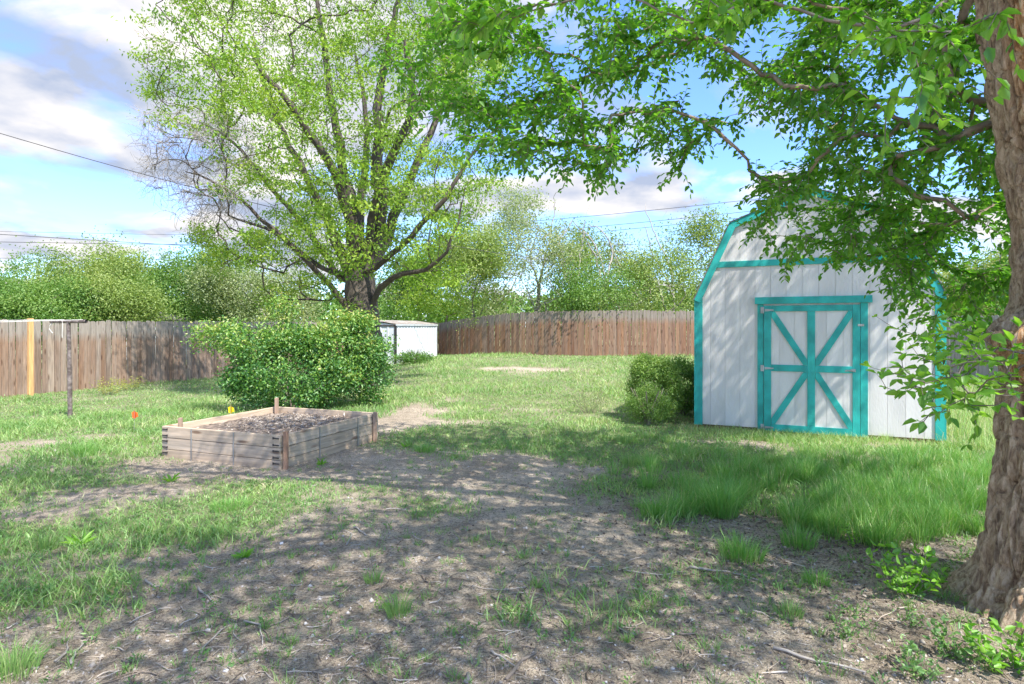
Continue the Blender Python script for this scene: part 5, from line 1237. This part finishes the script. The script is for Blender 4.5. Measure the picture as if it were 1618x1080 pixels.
    for en in vis:
        i = en; k = 0; side = 1
        while t.par[i] >= 0 and k < 5:
            a, b2 = P_[t.par[i]], P_[i]; d = b2-a; Ls = np.linalg.norm(d)
            if Ls < 1e-4: break
            d = d/Ls; s = np.cross(d, [0, 0, 1.]); s = s/(np.linalg.norm(s)+1e-6)
            m_ = max(1, int(Ls/.030))
            for j in range(m_):
                side = -side; LP.append(a+(b2-a)*(j+rng.uniform(0, .6))/m_); dd = d*.55+s*side*.8+np.array([0, 0, -.35])+rng.normal(size=3)*.28; LD.append(dd); nn = np.array([0, 0, 1.])+rng.normal(size=3)*.45; LN.append(nn)
            if t.r[i] > .010: break
            i = t.par[i]; k += 1
    # short side twigs, each with its own leaves
    tw = []
    for en in vis:
        for k in range(3):
            p = P_[en if k < 2 else max(1, t.par[en])].copy(); d = t.d[en]*.6+rng.normal(size=3)*.75; d[2] -= .25; d /= np.linalg.norm(d); chain = [p.copy()]
            for j in range(int(rng.integers(4, 8))):
                p = p+d*.032; d = d+rng.normal(size=3)*.12+np.array([0, 0, -.05]); d /= np.linalg.norm(d); chain.append(p.copy()); s = np.cross(d, [0, 0, 1.]); s = s/(np.linalg.norm(s)+1e-6); side = -side
                LP.append(p.copy()); LD.append(d*.6+s*side*.75+np.array([0, 0, -.3])+rng.normal(size=3)*.25); LN.append(np.array([0, 0, 1.])+rng.normal(size=3)*.45)
            tw.append(np.array(chain))
    V = []; Fs = []; off = 0
    for a in tw:
        r = np.linspace(.0022, .0012, len(a)); tg = unit(np.gradient(a, axis=0)); A = unit(np.cross(tg, [0.3, .2, .9])); B = np.cross(tg, A); th3 = np.arange(3)*2.094
        ring = a[:, None]+(A[:, None]*np.cos(th3)[None, :, None]+B[:, None]*np.sin(th3)[None, :, None])*r[:, None, None]; m = len(a); V.append(ring.reshape(-1, 3)); ii = np.arange(m-1)[:, None]*3; kk = np.arange(3)[None]; k2 = (kk+1) % 3
        Fs.append(np.stack([ii+kk, ii+k2, ii+3+k2, ii+3+kk], -1).reshape(-1, 4)+off); off += m*3
    o = mk_obj('twigs', mk_mesh('twigs', np.concatenate(V), [np.concatenate(Fs)], M['twig']), e); o['kind'] = 'stuff'
    # leafy shoots springing from the burl on the trunk
    t3 = Tree(); r3 = t3.add(q(2.55, 2.85, 1.35), -1, .01); Ts = []
    for k in range(75):
        Ts.append(P(min(1610, rng.normal(1515, 55)), rng.normal(590, 38), rng.uniform(2.35, 2.95))-base)
    for k in range(14):
        Ts.append(P(rng.uniform(1390, 1470), rng.normal(585, 22), rng.uniform(2.6, 3.0))-base)
    for px, py, Y in [(1385, 590, 2.9), (1400, 612, 2.85), (1430, 560, 2.9), (1460, 575, 2.8), (1440, 600, 2.75), (1475, 610, 2.7), (1500, 640, 2.6), (1490, 560, 2.85), (1515, 590, 2.7), (1530, 620, 2.6), (1450, 530, 3.0), (1420, 520, 3.1), (1480, 520, 3.0), (1500, 500, 3.1), (1545, 560, 2.6), (1560, 600, 2.5), (1575, 640, 2.4), (1600, 625, 2.35), (1545, 655, 2.4), (1520, 555, 2.75), (1495, 590, 2.9), (1465, 620, 2.9), (1610, 660, 2.3), (1590, 590, 2.4), (1385, 500, 3.2), (1455, 545, 3.1), (1525, 640, 2.5)]:
        Ts.append(P(px, py, Y)-base)
    ends3 = t3.attract(Ts, step=.07, jit=.006, curl=.3, ang=.3); t3.radii(tip=.0018, pw=2.6); part_tubes(t3, 'shoot', M['twig'], e)
    nv = len(LP)
    for i in range(1, len(t3.p)):
        a, b2 = t3.p[t3.par[i]], t3.p[i]; d = (b2-a)/(np.linalg.norm(b2-a)+1e-6)
        if np.linalg.norm(b2-t3.p[0]) < .12: continue
        for sgn in (1, -1): LP.append(b2); s = np.cross(d, [0, 0, 1.]); LD.append(d*.6+s*sgn*.8+np.array([0, 0, -.2])+rng.normal(size=3)*.25); LN.append(np.array([0, 0, 1.])+rng.normal(size=3)*.4)
    # a few sprays hanging nearer the lens at the upper right
    t4 = Tree(); r4 = t4.add(q(1.9, 2.3, 4.3), -1, .03); Ts = []
    for k in range(52):
        px = rng.normal(1450, 75); py = rng.normal(130, 70); Y = rng.uniform(1.9, 2.6)
        if px > 1600 or py > 270: continue
        Ts.append(P(px, py, Y)-base)
    for k in range(26):
        Ts.append(P(rng.normal(1110, 60), rng.normal(20, 28), rng.uniform(2.3, 2.9))-base); Ts.append(P(rng.normal(720, 45), rng.normal(35, 30), rng.uniform(2.4, 3.0))-base)
    for px, py in ((1600, 60), (1590, 30), (1560, 50), (1560, 75), (1610, 110), (1575, 20)): Ts.append(P(px, py, 2.1)-base)
    ends4 = t4.attract(Ts, step=.09, jit=.006, curl=.35, ang=.3, droop=.1); t4.radii(tip=.002, pw=2.5); part_tubes(t4, 'shoot', M['twig'], e)
    for en in ends4:
        i = en; k = 0
        while t4.par[i] >= 0 and k < 4:
            a, b2 = t4.p[t4.par[i]], t4.p[i]; d = (b2-a)/(np.linalg.norm(b2-a)+1e-6); s = np.cross(d, [0, 0, 1.])
            for sgn in (1, -1): LP.append(a+(b2-a)*rng.uniform()); LD.append(d*.6+s*sgn*.8+np.array([0, 0, -.3])+rng.normal(size=3)*.25); LN.append(np.array([0, 0, 1.])+rng.normal(size=3)*.4)
            i = t4.par[i]; k += 1
    LP, LD, LN = np.array(LP), unit(np.array(LD)), np.array(LN); n = len(LP); size = rng.uniform(.038, .068, n); rnd = np.clip(rng.normal(.50, .24, n)+.3*(np.arange(n) >= nv), 0, 1)
    # the 300 that show largest become leaves of their own
    px, py = proj(LP+base); dist = np.linalg.norm(LP+base-np.array([0, 0, CAMZ]), axis=1); inf = (px > 0) & (px < 1618) & (py > 0) & (py < 1080)
    score = np.where(inf, size/dist, 0); order = np.argsort(-score); single = order[:300]; rest = order[300:]
    protos = []
    for v in range(6):
        me = leaves_mesh('leaf', np.zeros((1, 3)), np.array([[1., 0, 0]]), 1.0, .56+.02*v, M['leaf_elm'], np.array([.30+.12*v]), nrm=np.array([[0, 0, 1.]]), fold=.2+.02*v, big=True); protos.append(me)
    for j, i in enumerate(single):
        o = mk_obj('leaf', protos[j % 6], e); d = LD[i]; s = np.cross(LN[i], d); s /= np.linalg.norm(s)+1e-6; u = np.cross(d, s)
        m4 = Matrix(((d[0], s[0], u[0], LP[i][0]), (d[1], s[1], u[1], LP[i][1]), (d[2], s[2], u[2], LP[i][2]), (0, 0, 0, 1))); o.matrix_basis = m4 @ Matrix.Scale(size[i], 4)
    me = leaves_mesh('foliage', LP[rest], LD[rest], size[rest], size[rest]*rng.uniform(.5, .6, len(rest)), M['leaf_elm'], rnd[rest], nrm=LN[rest], fold=.2, big=True); o = mk_obj('foliage', me, e); o['kind'] = 'stuff'
    E = np.array([P_[i] for i in crown]); idx = np.repeat(np.arange(len(E)), 38); n = len(idx); pos = E[idx]+rng.normal(size=(n, 3))*np.array([.24, .24, .17]); pos = pos[~seen(pos)]; n = len(pos)
    me = leaves_mesh('foliage', pos, rng.normal(size=(n, 3)), rng.uniform(.06, .11, n), rng.uniform(.035, .06, n), M['leaf_elm'], rng.uniform(0, 1, n)); o = mk_obj('foliage', me, e); o['kind'] = 'stuff'
    print('ELM leaves', len(LP), 'crown', n)
build_elm()
